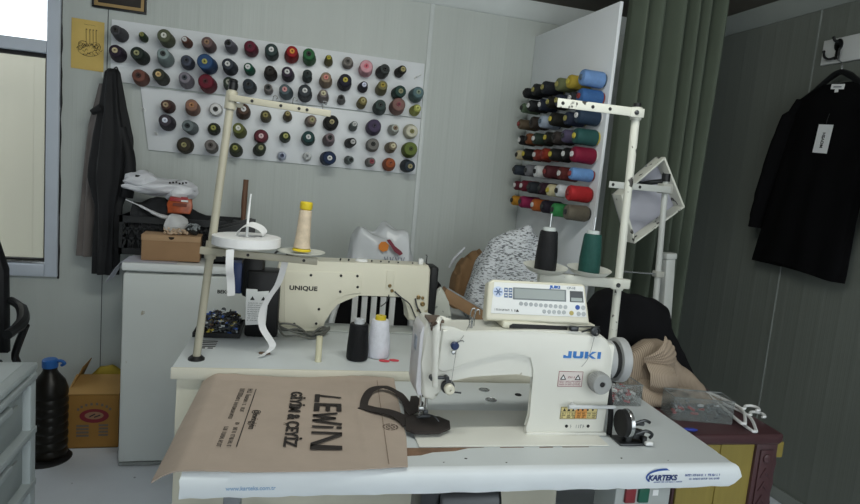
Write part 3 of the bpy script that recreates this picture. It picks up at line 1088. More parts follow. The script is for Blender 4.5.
tag(mb.build('plastic_wrap', mat('white_wrap', 'd4d6da', 0.3, var=0.06)), 'strip of white wrapping lying on the crate rim under the orange packet', 'wrapping')
p = thing('hammer', 'wooden hammer handle standing up out of the black crate', 'hammer', (-0.098, 3.18, 1.10))
mb = MB()
mb.tube([(0, 0, 0.0), (0.001, 0, 0.10), (0.004, 0, 0.205)], [0.012, 0.0135, 0.0125], 12, 4)
mb.build('handle', mat('brown_wood', '6e4f3c', 0.55, var=0.2, scale=20, stretch=(6, 6, 0.6)), p)
mb = MB()
mb.box((0, 0, -0.012), (0.10, 0.026, 0.026), None, 0.004)
mb.build('head', M_dsteel, p)
p = thing('iron_stand', 'black wedge shaped metal stand on the fridge below the hammer handle', 'stand', (-0.235, 2.86, FT))
mb = MB()
mb.prism([(0.0, 0.0), (0.20, 0.0), (0.20, 0.205), (0.175, 0.21), (0.02, 0.155), (0.0, 0.14)], 0.012, front(0, 0.12, 0), bev=0.002)
mb.prism([(0.0, 0.0), (0.20, 0.0), (0.20, 0.195), (0.175, 0.20), (0.02, 0.15), (0.0, 0.135)], 0.012, front(0, 0.03, 0), bev=0.002)
mb.b2(0.0, 0.20, 0.018, 0.12, 0.0, 0.012)
mb.build('side_plates', M_cr, p)
mb = MB()
for k in range(5):
    mb.cyl((0.03 + k * 0.035, 0.03, 0.05 + 0.012 * k), (0.03 + k * 0.035, 0.11, 0.05 + 0.012 * k), 0.006, n=8)
mb.build('rods', M_dsteel, p)

# cardboard box and bottle on the floor
p = thing('carton', 'brown cardboard carton with an oval red logo on the floor beside the fridge', 'box', (-0.832, 3.02, 0), 0)
M_cartn = mat('carton_board', '9a7238', 0.8, var=0.06, scale=10)
CWd, CDp, CHt = 0.224, 0.29, 0.258
mb = MB()
mb.b2(0, CWd, 0, 0.004, 0, CHt)
mb.b2(0, CWd, CDp - 0.004, CDp, 0, CHt)
mb.b2(0, 0.004, 0.004, CDp - 0.004, 0, CHt)
mb.b2(CWd - 0.004, CWd, 0.004, CDp - 0.004, 0, CHt)
mb.b2(0, CWd, 0, CDp, 0, 0.004)
mb.build('body', M_cartn, p)
mb = MB()
mb.prism([(0, 0), (CWd, 0), (CWd, 0.135), (0.01, 0.135)], 0.003, T(0, 0.004, CHt + 0.001) @ rot('X', 24), bev=0.0005)
mb.build('flap', mat('carton_board_pale', 'a8844e', 0.8, var=0.06), p)
mb = MB()
mb.prism([(0, 0), (0.22, 0), (0.19, 0.12), (0.03, 0.115)], 0.003, T(0.003, 0.26, CHt + 0.001) @ rot('Z', -90) @ rot('X', 66) , bev=0.0005)
mb.build('flap', M_cartn, p)
M = front(0.120, -0.0006, 0.158)
lg = MB()
lg.prism([(0.062 * math.cos(2 * PI * i / 28), 0.034 * math.sin(2 * PI * i / 28)) for i in range(28)], 0.0006, M)
lg.m(1).prism([(0.040 * math.cos(2 * PI * i / 24), 0.018 * math.sin(2 * PI * i / 24) + 0.002) for i in range(24)], 0.0006, M, z0=0.0007)
lg.m(2).quad_stroke((-0.02, -0.004), (0.004, 0.010), 0.006, M @ T(0, 0, 0.0014))
lg.quad_stroke((0.0, -0.006), (0.026, 0.004), 0.006, M @ T(0, 0, 0.0014))
for k in range(8):
    a = math.radians(150 - k * 17)
    lg.m(3).box((0.078 * math.cos(a), 0.052 * math.sin(a) + 0.006, 0.0004), (0.010, 0.012, 0.0006), M)
for r_ in range(4):
    lg.m(3).box((-0.048, -0.048 - r_ * 0.016, 0.0004), (0.052, 0.010, 0.0006), M)
    lg.box((0.040, -0.046 - r_ * 0.016, 0.0004), (0.040, 0.010, 0.0006), M)
lg.build('logo', [mat('logo_red', '7c2630', 0.6), mat('logo_pale', '96745a', 0.6), mat('logo_dark', '3c2c30', 0.6), mat('logo_grey', '6d6257', 0.6)], p)
mb = MB()
heap(mb, [(-0.78, 0.28), (-0.74, 0.328), (-0.69, 0.334), (-0.63, 0.30)], 3.175, 3.29, 0.006, 24, 14, 0.012, 14, 0.003, 20)
tag(mb.build('yellow_cloth', mat('yellow_fabric', 'a89232', 0.8, var=0.1)), 'yellow cloth bulging out of the open carton', 'cloth')

p = thing('water_bottle', 'large dark plastic bottle with a blue cap on the floor beside the carton', 'bottle', (-0.872, 2.935, 0.012))
BS = Matrix.Diagonal((0.86, 0.86, 0.94, 1))
mb = MB()
prof = [(0.0, 0), (0.078, 0.0), (0.085, 0.012)]
for k in range(7):
    z = 0.03 + k * 0.042
    prof += [(0.086, z), (0.080, z + 0.012), (0.086, z + 0.026)]
prof += [(0.085, 0.33), (0.070, 0.372), (0.042, 0.405), (0.033, 0.42), (0.033, 0.435)]
mb.lathe(prof, BS, 28)
mb.build('body', mat('dark_bottle_plastic', '1a1712', 0.35, var=0.2, scale=4, spec=0.3), p)
mb = MB()
mb.lathe([(0.036, 0.436), (0.037, 0.440), (0.037, 0.470), (0.030, 0.476), (0.0, 0.477)], BS, 24)
mb.tube([(0.026, 0, 0.434), (0.045, -0.01, 0.442), (0.060, -0.01, 0.430), (0.045, 0.0, 0.418)], 0.007, 8, 5)
mb.build('cap', mat('blue_cap', '2a62a8', 0.4, var=0.05), p)
mb = MB()
mb.lathe([(0.115, 0.0), (0.118, 0.004), (0.112, 0.010), (0.0, 0.0105)], T(-0.885, 2.93, 0) @ Matrix.Diagonal((0.9, 0.9, 1, 1)), 32)
tag(mb.build('rubber_mat', M_rubber), 'round black rubber disc under the dark bottle', 'mat')
# ------------------------------------------------------------------ sewing tables
M_top = mat('table_laminate', 'd0d6d8', 0.4, var=0.03, scale=6, spots='8f9290', spot_at=0.755, spot_scale=40)
M_edge = mat('table_edge_laminate', 'dde3e6', 0.35, var=0.025, scale=8)
M_leg = mat('grey_steel_paint', '8b9093', 0.4, 0.2, var=0.05)
M_wood = mat('raw_chipboard', '7d6350', 0.85, var=0.25, scale=30)
M_enamel = mat('cream_enamel', 'aca897', 0.38, var=0.05, scale=10, spots='8f8571', spot_at=0.72, spot_scale=26)
M_worn = mat('worn_white_enamel', 'd0d2c8', 0.4, var=0.05, scale=10, spots='4c4a44', spot_at=0.69, spot_scale=34)


def steel_legs(root, u0, u1, v0, v1, h):
    for u in (u0, u1):
        m_ = MB()
        m_.b2(u - 0.02, u + 0.02, (v0 + v1) / 2 - 0.035, (v0 + v1) / 2 + 0.035, -h + 0.05, -0.058, bev=0.004)
        m_.b2(u - 0.022, u + 0.022, v0, v1, -h + 0.012, -h + 0.052, bev=0.005)
        m_.b2(u - 0.022, u + 0.022, v0 + 0.04, v1 - 0.04, -0.062, -0.046)
        lg_ = m_.build('leg', M_leg, root)
        for v in (v0 + 0.03, v1 - 0.03):
            m_ = MB()
            m_.cyl((u, v, -h), (u, v, -h + 0.014), 0.018)
            m_.build('foot', M_black, lg_)
    m_ = MB()
    m_.b2(u0 + 0.02, u1 - 0.02, (v0 + v1) / 2 - 0.02, (v0 + v1) / 2 + 0.02, -h + 0.10, -h + 0.14, bev=0.003)
    m_.build('crossbar', M_leg, root)


ta = thing('sewing_table', 'front sewing table with pale worn top and chipped white front edge', 'table', FA.o, FA.deg)
mb = MB()
rnd = random.Random(4)
right = [(1.268 + rnd.uniform(-0.003, 0.003) * (v < 0.08), v) for v in [0.018 + 0.012 * i for i in range(6)]] + [(1.269, 0.30), (1.270, 0.56)]
mb.prism([(0.0, 0.018)] + right + [(0.0, 0.56)], 0.05, None, z0=-0.05)
mb.build('top', M_top, ta)
mb = MB()
prof = [(0.018, 0.0), (0.010, -0.001), (0.004, -0.005), (0.0, -0.014), (-0.001, -0.028), (0.0, -0.045), (0.005, -0.055), (0.018, -0.057), (0.018, -0.03)]
us = [0.0] + [0.02 + i * 0.0248 for i in range(50)]
ends = [1.267, 1.270, 1.276, 1.280, 1.285, 1.270, 1.257, 1.25, 1.266]
rings = []
for i, u in enumerate(us):
    rings.append([mb.bm.verts.new((u + (0.003 * rnd.uniform(-1, 1) if i == 0 else 0), q[0], q[1] + (rnd.uniform(-0.002, 0.0015) if k in (6, 7) else 0))) for k, q in enumerate(prof)])
rings.append([mb.bm.verts.new((ends[k] + rnd.uniform(-0.002, 0.002), q[0], q[1])) for k, q in enumerate(prof)])
for a, b in zip(rings, rings[1:]):
    for k in range(len(prof)):
        j = (k + 1) % len(prof)
        mb._f([a[k], a[j], b[j], b[k]])
mb._f(rings[0])
mb._f(rings[-1][::-1])
mb.build('front_edge', M_edge, ta)
mb = MB()
chip = [(0.30, 0.070), (0.40, 0.062), (0.455, 0.066), (0.50, 0.070), (0.53, 0.084), (0.585, 0.090), (0.62, 0.104), (0.66, 0.1065), (0.30, 0.1065)]
mb.prism(chip, 0.0008, None, z0=0.0)
for u0, u1, t in ((0.70, 0.76, 0.002), (0.80, 0.835, 0.003), (0.86, 0.93, 0.0015)):
    mb.prism([(u0, 0.1065 - t), (u1, 0.1062 - t * 0.6), (u1, 0.1068), (u0, 0.1068)], 0.0008)
mb.m(1)
for u, v, s in ((0.60, 0.052, 0.0035), (0.28, 0.012, 0.003), (0.985, 0.045, 0.0025), (0.545, 0.035, 0.0015), (1.10, 0.030, 0.001), (0.69, 0.030, 0.002)):
    mb.prism([(u + s * rnd.uniform(0.6, 1.4) * math.cos(k * 1.05), v + s * rnd.uniform(0.5, 1.1) * math.sin(k * 1.05)) for k in range(6)], 0.0009)
mb.build('chipped_patch', [M_wood, M_ink], ta)
for u, v, r_, mm in ((0.777, 0.495, 0.017, M_steel), (0.773, 0.413, 0.017, M_steel), (0.872, 0.456, 0.010, M_black)):
    mb = MB()
    mb.lathe([(r_, 0.0), (r_, 0.002), (r_ * 0.8, 0.003), (r_ * 0.7, 0.0015), (0, 0.0015)], T(u, v, 0.0), 20)
    mb.build('plug', mm, ta)
steel_legs(ta, 0.08, 1.19, 0.02, 0.54, 0.775)
mb = MB()
mb.b2(0.985, 1.135, 0.05, 0.15, -0.20, -0.058, bev=0.006)
sb = mb.build('switch_box', mat('switch_grey', 'a5aaa8', 0.45), ta)
mb = MB()
mb.b2(1.008, 1.036, 0.042, 0.052, -0.115, -0.077, bev=0.003)
mb.build('stop_button', mat('red_button', '7d2a30', 0.4), sb)
mb = MB()
mb.b2(1.044, 1.072, 0.042, 0.052, -0.115, -0.077, bev=0.003)
mb.build('start_button', mat('green_button', '1f5a48', 0.4), sb)
mb = MB()
mb.prism([(1.112, -0.078), (1.124, -0.078), (1.118, -0.068)], 0.0006, front(0, 0.0495, 0))
mb.m(1).b2(1.085, 1.10, 0.0492, 0.0498, -0.10, -0.085)
mb.build('symbol', [M_ink, M_wplastic], sb)
mb = MB()
mb.lathe([(0.0, 0), (0.075, 0.0), (0.08, 0.01), (0.08, 0.16), (0.07, 0.17), (0, 0.17)], axis_m((0.60, 0.30, -0.24), (1, 0, 0)), 24)
mb.b2(0.55, 0.60, 0.24, 0.36, -0.30, -0.05, bev=0.005)
mb.build('motor', M_dsteel, ta)
# maker's sticker on the front edge
M = front(0, -0.0016, 0)
st = MB()
a_ = [(1.075 + 0.050 * math.cos(math.radians(t)), -0.024 + 0.021 * math.sin(math.radians(t))) for t in range(215, 80, -9)]
b_ = [(1.077 + 0.048 * math.cos(math.radians(t)), -0.0245 + 0.0165 * math.sin(math.radians(t))) for t in range(80, 216, 9)]
st.prism(a_ + b_, 0.0006, M)
microtext(st, M, 1.128, -0.024, 0.094, 0.0055, 3)
microtext(st, M, 1.140, -0.033, 0.082, 0.0045, 5)
microtext(st, M, 1.046, -0.0385, 0.075, 0.003, 8)
so = st.build('sticker_print', M_blueprint, ta)
text('lettering', 'KARTEKS', 0.0185, mat('navy_print', '22356e', 0.5), so, front(1.031, -0.0022, -0.0325), 0.0006, 0.98, shear=0.15)
text('lettering', 'www.karteks.com.tr', 0.012, mat('faded_blue_print', '93afcb', 0.5), ta, front(0.088, -0.0022, -0.036), 0.0002, 0.98)

tb = thing('sewing_table', 'rear sewing table carrying the cream machine with black motor', 'table', FB.o, FB.deg)
mb = MB()
mb.prism([(0, 0.006), (1.25, 0.006), (1.25, 0.555), (0, 0.555)], 0.032, None, bev=0.003, z0=-0.032)
mb.build('top', M_top, tb)
mb = MB()
mb.b2(-0.002, 1.252, -0.001, 0.008, -0.034, 0.0005, bev=0.003)
mb.build('front_edge', mat('yellowed_edge', 'd6d3c4', 0.4, var=0.05), tb)
mb = MB()


def skirt(a, b):
    u = 0.012 + 1.22 * a
    z = -0.034 - 0.55 * b
    v = 0.020 + 0.010 * math.sin(u * 34 + 2 * noise.noise(Vector((u * 6, z * 5, 1)))) * b + 0.012 * noise.noise(Vector((u * 9, z * 9, 4))) * min(1, b * 4)
    return Vector((u, v, z))


mb.grid(110, 26, skirt)
mb.solid(0.0015)
mb.build('skirt', mat('cream_sheeting', 'd9d6c4', 0.5, var=0.04), tb)
steel_legs(tb, 0.08, 1.17, 0.05, 0.53, 0.80)

# ------------------------------------------------------------------ left thread stand on the rear table
S0 = (0.054, 0.080)
p = thing('thread_stand', 'cream thread stand leaning on the rear table with a white tape roll', 'thread stand', FB.pt(S0[0], S0[1], 0), FB.deg)
LEAN = 0.083


def px_(z):
    return LEAN * z


mb = MB()
mb.cyl((0, 0, 0.004), (px_(0.795), 0, 0.795), 0.0115, n=18)
mb.build('pole', M_enamel, p)
mb = MB()
mb.lathe([(0.024, 0), (0.024, 0.005), (0.016, 0.012), (0.0, 0.012)], None, 20)
mb.build('base_flange', M_black, p)
mb = MB()
mb.cyl((px_(0.795), 0, 0.794), (px_(0.815), 0, 0.815), 0.0125, n=16)
mb.ell((px_(0.818), 0, 0.818), (0.013, 0.013, 0.008), 12)
mb.build('end_knob', M_black, p)
for z, hh in ((0.332, 0.05), (0.765, 0.05)):
    mb = MB()
    mb.cyl((px_(z - hh / 2), 0, z - hh / 2), (px_(z + hh / 2), 0, z + hh / 2), 0.0165, n=18)
    mb.b2(px_(z) + 0.008, px_(z) + 0.034, -0.006, 0.006, z - 0.018, z + 0.014, bev=0.002)
    c_ = mb.build('collar', M_enamel, p)
    mb = MB()
    mb.cyl((px_(z) + 0.022, -0.014, z), (px_(z) + 0.022, 0.014, z), 0.005, n=10)
    mb.cyl((px_(z) + 0.022, -0.016, z), (px_(z) + 0.022, -0.012, z), 0.008, n=6)
    mb.build('bolt', M_steel, c_)


def bar(name, x0, z0, x1, z1, hgt, dep, holes, y=0.0, m_=None):
    b_ = MB()
    L = math.hypot(x1 - x0, z1 - z0)
    M_ = T(x0, y, z0) @ rot('Y', -math.degrees(math.atan2(z1 - z0, x1 - x0)))
    b_.box((L / 2, 0, 0), (L, dep, hgt), M_, 0.002)
    o = b_.build(name, m_ or M_enamel, p)
    h_ = MB()
    for t in holes:
        h_.lathe([(0.0045, 0), (0.0045, 0.0012), (0.002, 0.0015), (0, 0.0008)], M_ @ Matrix(((1, 0, 0, t * L), (0, 0, -1, -dep / 2), (0, 1, 0, 0), (0, 0, 0, 1))), 12)
    h_.build('hole', M_ink, o)
    return o


bar('lower_arm', 0.0, 0.332, 0.335, 0.318, 0.021, 0.014, (0.40, 0.88), -0.018)
bar('upper_arm', 0.06, 0.771, 0.345, 0.756, 0.019, 0.008, (0.22, 0.5, 0.68, 0.76), -0.017)
mb = MB()
for x in (0.18, 0.235, 0.32):
    mb.tube([(x, -0.017, 0.767), (x, -0.017, 0.786), (x + 0.006, -0.017, 0.790), (x + 0.012, -0.017, 0.785), (x + 0.008, -0.017, 0.780)], 0.0014, 6, 3)
mb.build('thread_guide', M_steel, p)
for x, z, r_ in ((0.128, 0.338, 0.088), (0.286, 0.332, 0.070)):
    mb = MB()
    mb.lathe([(0, 0.002), (r_ * 0.35, 0.002), (r_ * 0.9, 0.010), (r_, 0.013), (r_, 0.015), (r_ * 0.88, 0.012), (r_ * 0.3, 0.004), (0, 0.004)], T(x, -0.018, z), 32)
    pl = mb.build('plate', mat('pale_plate', 'cfd1c8', 0.35, var=0.05), p)
    mb = MB()
    mb.cyl((x, -0.018, z - 0.02), (x, -0.018, z + 0.004), 0.006, n=10)
    mb.build('bolt', M_steel, pl)
mb = MB()
mb.tube([(0.128, -0.018, 0.340), (0.128, -0.018, 0.42), (0.133, -0.018, 0.505)], [0.004, 0.0035, 0.0025], 8, 3)
mb.build('spindle', M_wplastic, p)

RO = (S0[0] + 0.128, S0[1] - 0.018, 0.3535)
p = thing('tape_roll', 'roll of white tape on the left thread stand with loose hanging ends', 'tape', FB.pt(*RO), FB.deg)
M_tape = mat('white_cotton_tape', 'e2e3e4', 0.7, var=0.03, scale=30, bump=0.15, bscale=300)
mb = MB()
mb.lathe([(0.028, 0.002), (0.090, 0.0), (0.097, 0.002), (0.097, 0.027), (0.092, 0.029), (0.028, 0.027), (0.026, 0.015)], None, 44, close=False)
mb.lathe([(0.027, 0.0275), (0.025, 0.026), (0.025, 0.003), (0.027, 0.0015)], None, 30, close=False)
mb.build('roll', M_tape, p)


def ribbon(mb, pts, wdir, wd, sm=6):
    pts = [Vector(q) for q in pts]
    q = []
    for i in range(len(pts) - 1):
        a, b, c, d = pts[max(0, i - 1)], pts[i], pts[i + 1], pts[min(len(pts) - 1, i + 2)]
        for k in range(sm):
            t = k / sm
            q.append(0.5 * ((2 * b) + (c - a) * t + (2 * a - 5 * b + 4 * c - d) * t * t + (3 * b - a - 3 * c + d) * t ** 3))
    q.append(pts[-1])
    rows = []
    for i, c in enumerate(q):
        W_ = wdir(i / (len(q) - 1)) if callable(wdir) else Vector(wdir)
        W_ = W_.normalized() * wd / 2
        rows.append((mb.bm.verts.new(c - W_), mb.bm.verts.new(c + W_)))
    for a, b in zip(rows, rows[1:]):
        mb._f([a[0], a[1], b[1], b[0]])
    mb.solid(0.0008)
    return mb


def rl(u, z, v=0.06):
    return (u - RO[0], v - RO[1], z - RO[2])


def rq(u, z, v):
    k = (1.80 + v) / 1.93
    return rl(k * (u - 0.229) + 0.229, 0.6 - (0.6 - z) * k, v)


mb = MB()
ribbon(mb, [(-0.028, 0.0, 0.030), (-0.020, -0.004, 0.048), (0.005, -0.006, 0.064), (0.035, -0.004, 0.056), (0.050, 0.002, 0.040), (0.046, 0.004, 0.030)], (0.35, 1, 0.35), 0.034)
mb.build('tape_loop', M_tape, p)
mb = MB()
ribbon(mb, [rl(0.146, 0.352, -0.03), rl(0.147, 0.30, -0.03), rl(0.150, 0.26, -0.01), rl(0.152, 0.215, 0.0)], (1, 0.1, 0.12), 0.021)
mb.build('tape_tail', M_tape, p)
mb = MB()
ribbon(mb, [rl(0.294, 0.325, 0.088), rl(0.292, 0.296, 0.095), rl(0.277, 0.236, 0.105), rl(0.250, 0.187, 0.115), rl(0.234, 0.142, 0.12), rl(0.238, 0.092, 0.125), rl(0.266, 0.046, 0.13), rl(0.270, 0.030, 0.13),
            rl(0.258, 0.014, 0.128), rl(0.238, 0.008, 0.10)], (1, 0.15, 0.25), 0.021)
mb.build('tape_tail', M_tape, p)

p = thing('thread_spool', 'tall cream king spool with yellow ends on the left thread stand', 'thread spool', FB.pt(S0[0] + 0.286, S0[1] - 0.018, 0.3475), FB.deg)
M_yel = mat('yellow_plastic', 'd8c030', 0.4, var=0.05)
Mk = rot('Y', 2.5)
mb = MB()
mb.lathe([(0.014, 0.0085), (0.0255, 0.0095), (0.0225, 0.03), (0.020, 0.07), (0.0180, 0.122), (0.014, 0.123)], Mk, 22, close=False)
mb.build('thread', mat('beige_thread', 'c9b9a2', 0.6, var=0.16, scale=45, bump=0.4, bscale=200), p)
mb = MB()
mb.lathe([(0.0, 0), (0.0275, 0.0), (0.0275, 0.004), (0.024, 0.0075), (0.012, 0.0078), (0.0135, 0.06), (0.0135, 0.1235), (0.0165, 0.124), (0.0185, 0.127), (0.0185, 0.144), (0.016, 0.147), (0.006, 0.1475), (0.005, 0.142), (0, 0.142)], Mk, 22)
mb.build('core', M_yel, p)


def table_cone(label, F_, u, v, z, R, r_, L, hexc, corem, top=0.014, nm='thread_cone', rc=0.014):
    root = thing(nm, label, 'thread cone', F_.pt(u, v, z), F_.deg)
    m_ = MB()
    m_.lathe([(0.010, 0.002), (R * 0.94, 0.002), (R, 0.008), (R * 0.985, L * 0.4), (r_ + (R - r_) * 0.25, L * 0.8), (r_, L - 0.006), (r_ * 0.9, L), (0.009, L)], None, 28)
    m_.build('thread', mat('thread_' + hexc, hexc, 0.6, var=0.06, scale=60, bump=0.5, bscale=240, spec=0.25), root)
    m_ = MB()
    m_.lathe([(0.0, 0.0), (R * 0.8, 0.0), (R * 0.8, 0.002), (0.009, 0.0025), (0.009, L), (rc, L + 0.0005), (rc * 0.92, L + top), (rc * 0.75, L + top + 0.001), (0.005, L + top), (0.004, L - 0.02), (0, L - 0.02)], None, 20)
    m_.build('core', corem, root)
    return root


table_cone('black thread cone standing on the rear table beside the white cone', FB, 0.535, 0.115, 0.0006, 0.0345, 0.030, 0.118, '16171a', mat('pale_grey_core', 'c4c8cc', 0.5), 0.015, rc=0.017)
table_cone('white thread cone with yellow top standing on the rear table', FB, 0.607, 0.150, 0.0006, 0.0375, 0.0285, 0.125, 'e6e9f4', M_yel, 0.013, rc=0.0185)
mb = MB()
mb.lathe([(0.0105, 0.0), (0.0105, 0.003), (0.0098, 0.006), (0.0100, 0.076), (0.0095, 0.080), (0.004, 0.080), (0.004, 0.05), (0, 0.05)], Matrix.Translation(FB.pt(0.412, 0.085, 0.0006)), 18)
tag(mb.build('bobbin_tube', mat('cream_tube', 'd4d0b4', 0.45)), 'short upright cream plastic tube on the rear table left of the black cone', 'tube')
for (u, v, a_, b_), lb, hx in (((0.622, 0.100, 0.018, 0.009), 'red tailor chalk lying in front of the white thread cone', 'd8505a'), ((0.655, 0.108, 0.017, 0.008), 'red tailor chalk slab right of the other chalk by the white cone', 'd8505a'),
                               ((0.247, 0.150, 0.020, 0.010), 'brown tailor chalk under the end of the hanging white tape', '6e5a48')):
    mb = MB()
    M = Matrix.Translation(FB.pt(u, v, 0.0006)) @ rot('Z', FB.deg - 15)
    mb.prism([(a_ * math.cos(2 * PI * k / 18) * (1 if abs(math.cos(2 * PI * k / 18)) < 0.9 else 0.95), b_ * math.sin(2 * PI * k / 18)) for k in range(18)], 0.004, M, bev=0.0012)
    tag(mb.build('tailor_chalk', mat('chalk_' + hx, hx, 0.8, var=0.06)), lb, 'chalk')

# tray of odds and ends
p = thing('parts_tray', 'black tray heaped with small sewing parts at left of rear table', 'tray', FB.pt(0.004, 0.315, 0.0008), FB.deg)
mb = MB()
TW, TD, TH = 0.152, 0.20, 0.016
mb.b2(0, TW, 0, TD, 0, 0.003)
for a in ((0, TW, 0, 0.003), (0, TW, TD - 0.003, TD), (0, 0.003, 0.003, TD - 0.003), (TW - 0.003, TW, 0.003, TD - 0.003)):
    mb.b2(a[0], a[1], a[2], a[3], 0.003, TH)
mb.build('tray', M_black, p)
mb = MB()
rnd = random.Random(9)
for i in range(420):
    x, y = rnd.uniform(0.012, TW - 0.012), rnd.uniform(0.012, TD - 0.014)
    z = 0.008 + 0.052 * math.sin(PI * x / TW) ** 0.6 * (0.35 + 0.65 * y / TD) * rnd.uniform(0.4, 1.0)
    mb.m(rnd.choice((0, 0, 0, 0, 0, 0, 0, 0, 1, 1, 1, 2, 3, 4, 5)))
    k = rnd.random()
    Mx = T(x, y, z) @ rot('Z', rnd.uniform(0, 360)) @ rot('X', rnd.uniform(0, 180))
    if k < 0.4:
        mb.cyl(Mx @ Vector((-0.006, 0, 0)), Mx @ Vector((0.006, 0, 0)), rnd.uniform(0.002, 0.005), n=8)
    elif k < 0.7:
        mb.box((0, 0, 0), (rnd.uniform(0.008, 0.022), 0.006, 0.003), Mx)
    else:
        mb.lathe([(0.004, 0), (0.008, 0), (0.008, 0.004), (0.004, 0.004)], Mx, 10, close=False)
o = mb.build('small_parts', [mat('bits_dark', '1e2022', 0.4), mat('bits_grey', '62686c', 0.35, 0.5), mat('bits_white', 'd6dade', 0.4), mat('bits_blue', '3a5aa0', 0.4), mat('bits_yellow', 'c2b046', 0.4), mat('bits_brown', '5a463a', 0.5)], p)
o['kind'] = 'stuff'
mb = MB()
M = Matrix.Translation(FB.pt(0.040, 0.185, 0.0005)) @ rot('Z', FB.deg)
mb.b2(0.0, 0.052, 0, 0.10, 0, 0.0008, M=M)
mb.m(1)
for k in range(4):
    mb.b2(0.0005, 0.0515, 0.022 + k * 0.020, 0.031 + k * 0.020, 0.0009, 0.0014, M=M)
mb.b2(0.004, 0.022, 0.004, 0.014, 0.0009, 0.0014, M=M)
mb.b2(0.030, 0.046, 0.004, 0.014, 0.0009, 0.0014, M=M)
tag(mb.build('striped_label', [M_wplastic, M_ink]), 'small black and white striped label on the table before the parts tray', 'label')

# ------------------------------------------------------------------ cream machine on the rear table (seen from behind)
p = thing('sewing_machine', 'cream sewing machine on the rear table, seen from behind, with black motor', 'sewing machine', FB.o, FB.deg)
M_cream = mat('cream_machine_paint', 'dbd8c6', 0.32, var=0.03, scale=6, spots='b5ab8e', spot_at=0.72, spot_scale=16)
VF = 0.42
mb = MB()
outl = [(0.287, 0.002), (0.437, 0.002), (0.444, 0.045), (0.456, 0.088), (0.475, 0.115), (0.509, 0.134), (0.56, 0.146), (0.72, 0.158), (0.736, 0.150), (0.745, 0.10), (0.750, 0.060), (0.820, 0.055), (0.826, 0.075), (0.820, 0.255), (0.812, 0.270),
        (0.60, 0.268), (0.40, 0.264), (0.29, 0.260), (0.268, 0.250), (0.262, 0.225), (0.275, 0.05)]
mb.prism(outl, 0.105, front(0, VF + 0.105, 0), bev=0.010, seg=3)
mb.build('body', M_cream, p)
mb = MB()
cover = [(0.300, 0.022), (0.424, 0.022), (0.432, 0.060), (0.452, 0.108), (0.475, 0.130), (0.510, 0.148), (0.566, 0.156), (0.562, 0.232), (0.296, 0.224), (0.290, 0.205)]
mb.prism(cover, 0.0035, front(0, VF, 0), bev=0.0015)
cv = mb.build('cover_plate', M_cream, p)
for u, z in ((0.382, 0.213), (0.489, 0.217), (0.548, 0.219), (0.552, 0.178), (0.490, 0.158), (0.418, 0.090), (0.412, 0.036), (0.334, 0.032)):
    mb = MB()
    mb.lathe([(0.0048, 0), (0.0048, 0.002), (0.003, 0.003), (0, 0.003)], front(u, VF - 0.0035, z), 12)
    mb.build('screw', M_ink, cv)
text('lettering', 'UNIQUE', 0.0215, M_ink, cv, front(0.309, VF - 0.0037, 0.157), 0.0009, 1.18, space=1.05)
mb = MB()
mb.b2(0.822, 0.853, VF + 0.004, VF + 0.10, 0.075, 0.266, bev=0.008)
mb.build('end_cover', M_black, p)
mb = MB()
mb.prism([(0.656, 0.176), (0.684, 0.176), (0.684, 0.245), (0.656, 0.245)], 0.003, front(0, VF, 0), bev=0.001)
mb.build('service_plate', M_cream, p)
for u, z, r_ in ((0.670, 0.188, 0.007), (0.680, 0.170, 0.006), (0.782, 0.150, 0.008), (0.800, 0.125, 0.009), (0.786, 0.100, 0.006), (0.798, 0.148, 0.006)):
    mb = MB()
    mb.lathe([(r_, 0), (r_, 0.004), (r_ * 0.6, 0.006), (0, 0.005)], front(u, VF, z), 14)
    mb.build('screw', mat('brass_fittings', '8a7550', 0.35, 0.7, var=0.2), p)
mb = MB()
mb.tube([(0.690, VF - 0.004, 0.168), (0.715, VF - 0.012, 0.148), (0.748, VF - 0.014, 0.125), (0.770, VF - 0.008, 0.085), (0.785, VF - 0.004, 0.06)], 0.0025, 8, 4)
mb.tube([(0.670, VF - 0.004, 0.155), (0.66, VF - 0.012, 0.128), (0.640, VF - 0.016, 0.112)], 0.002, 8, 4)
mb.tube([(0.770, VF - 0.004, 0.145), (0.778, VF - 0.014, 0.115), (0.80, VF - 0.006, 0.085)], 0.003, 8, 4)
mb.build('knee_lifter_link', M_dsteel, p)
mb = MB()
mb.cyl((0.79, VF + 0.06, 0.010), (0.79, VF + 0.06, 0.065), 0.005, n=10)
mb.box((0.79, VF + 0.06, 0.010), (0.02, 0.03, 0.008), None, 0.002)
mb.build('presser_foot', M_steel, p)
mb = MB()
mb.b2(0.445, 0.93, 0.44, 0.55, 0.0004, 0.006, bev=0.002)
mb.build('bed', mat('grey_bed_plate', 'b8bcb8', 0.3, 0.3, var=0.05), p)
mb = MB()
mb.b2(0.778, 0.796, VF + 0.03, VF + 0.05, 0.268, 0.290, bev=0.003)
mb.lathe([(0.024, 0), (0.024, 0.004), (0.019, 0.010), (0, 0.011)], T(0.565, VF + 0.05, 0.266), 22)
mb.build('top_cap', M_wplastic, p)
mb = MB()
for u in (0.485, 0.515, 0.60, 0.635, 0.665, 0.70, 0.755, 0.81):
    mb.cyl((u, VF + 0.04, 0.264), (u + 0.002, VF + 0.04, 0.274), 0.003, n=8)
mb.tube([(0.81, VF + 0.05, 0.268), (0.812, VF + 0.05, 0.30), (0.806, VF + 0.05, 0.304)], 0.002, 6, 3)
mb.tube([(0.30, VF + 0.04, 0.262), (0.29, VF + 0.03, 0.285), (0.262, VF + 0.02, 0.29), (0.25, VF + 0.02, 0.275)], 0.004, 8, 4)
mb.tube([(0.33, VF + 0.04, 0.262), (0.31, VF + 0.03, 0.275), (0.285, VF, 0.268)], 0.005, 8, 4)
mb.build('top_fitting', M_dsteel, p)
mb = MB()
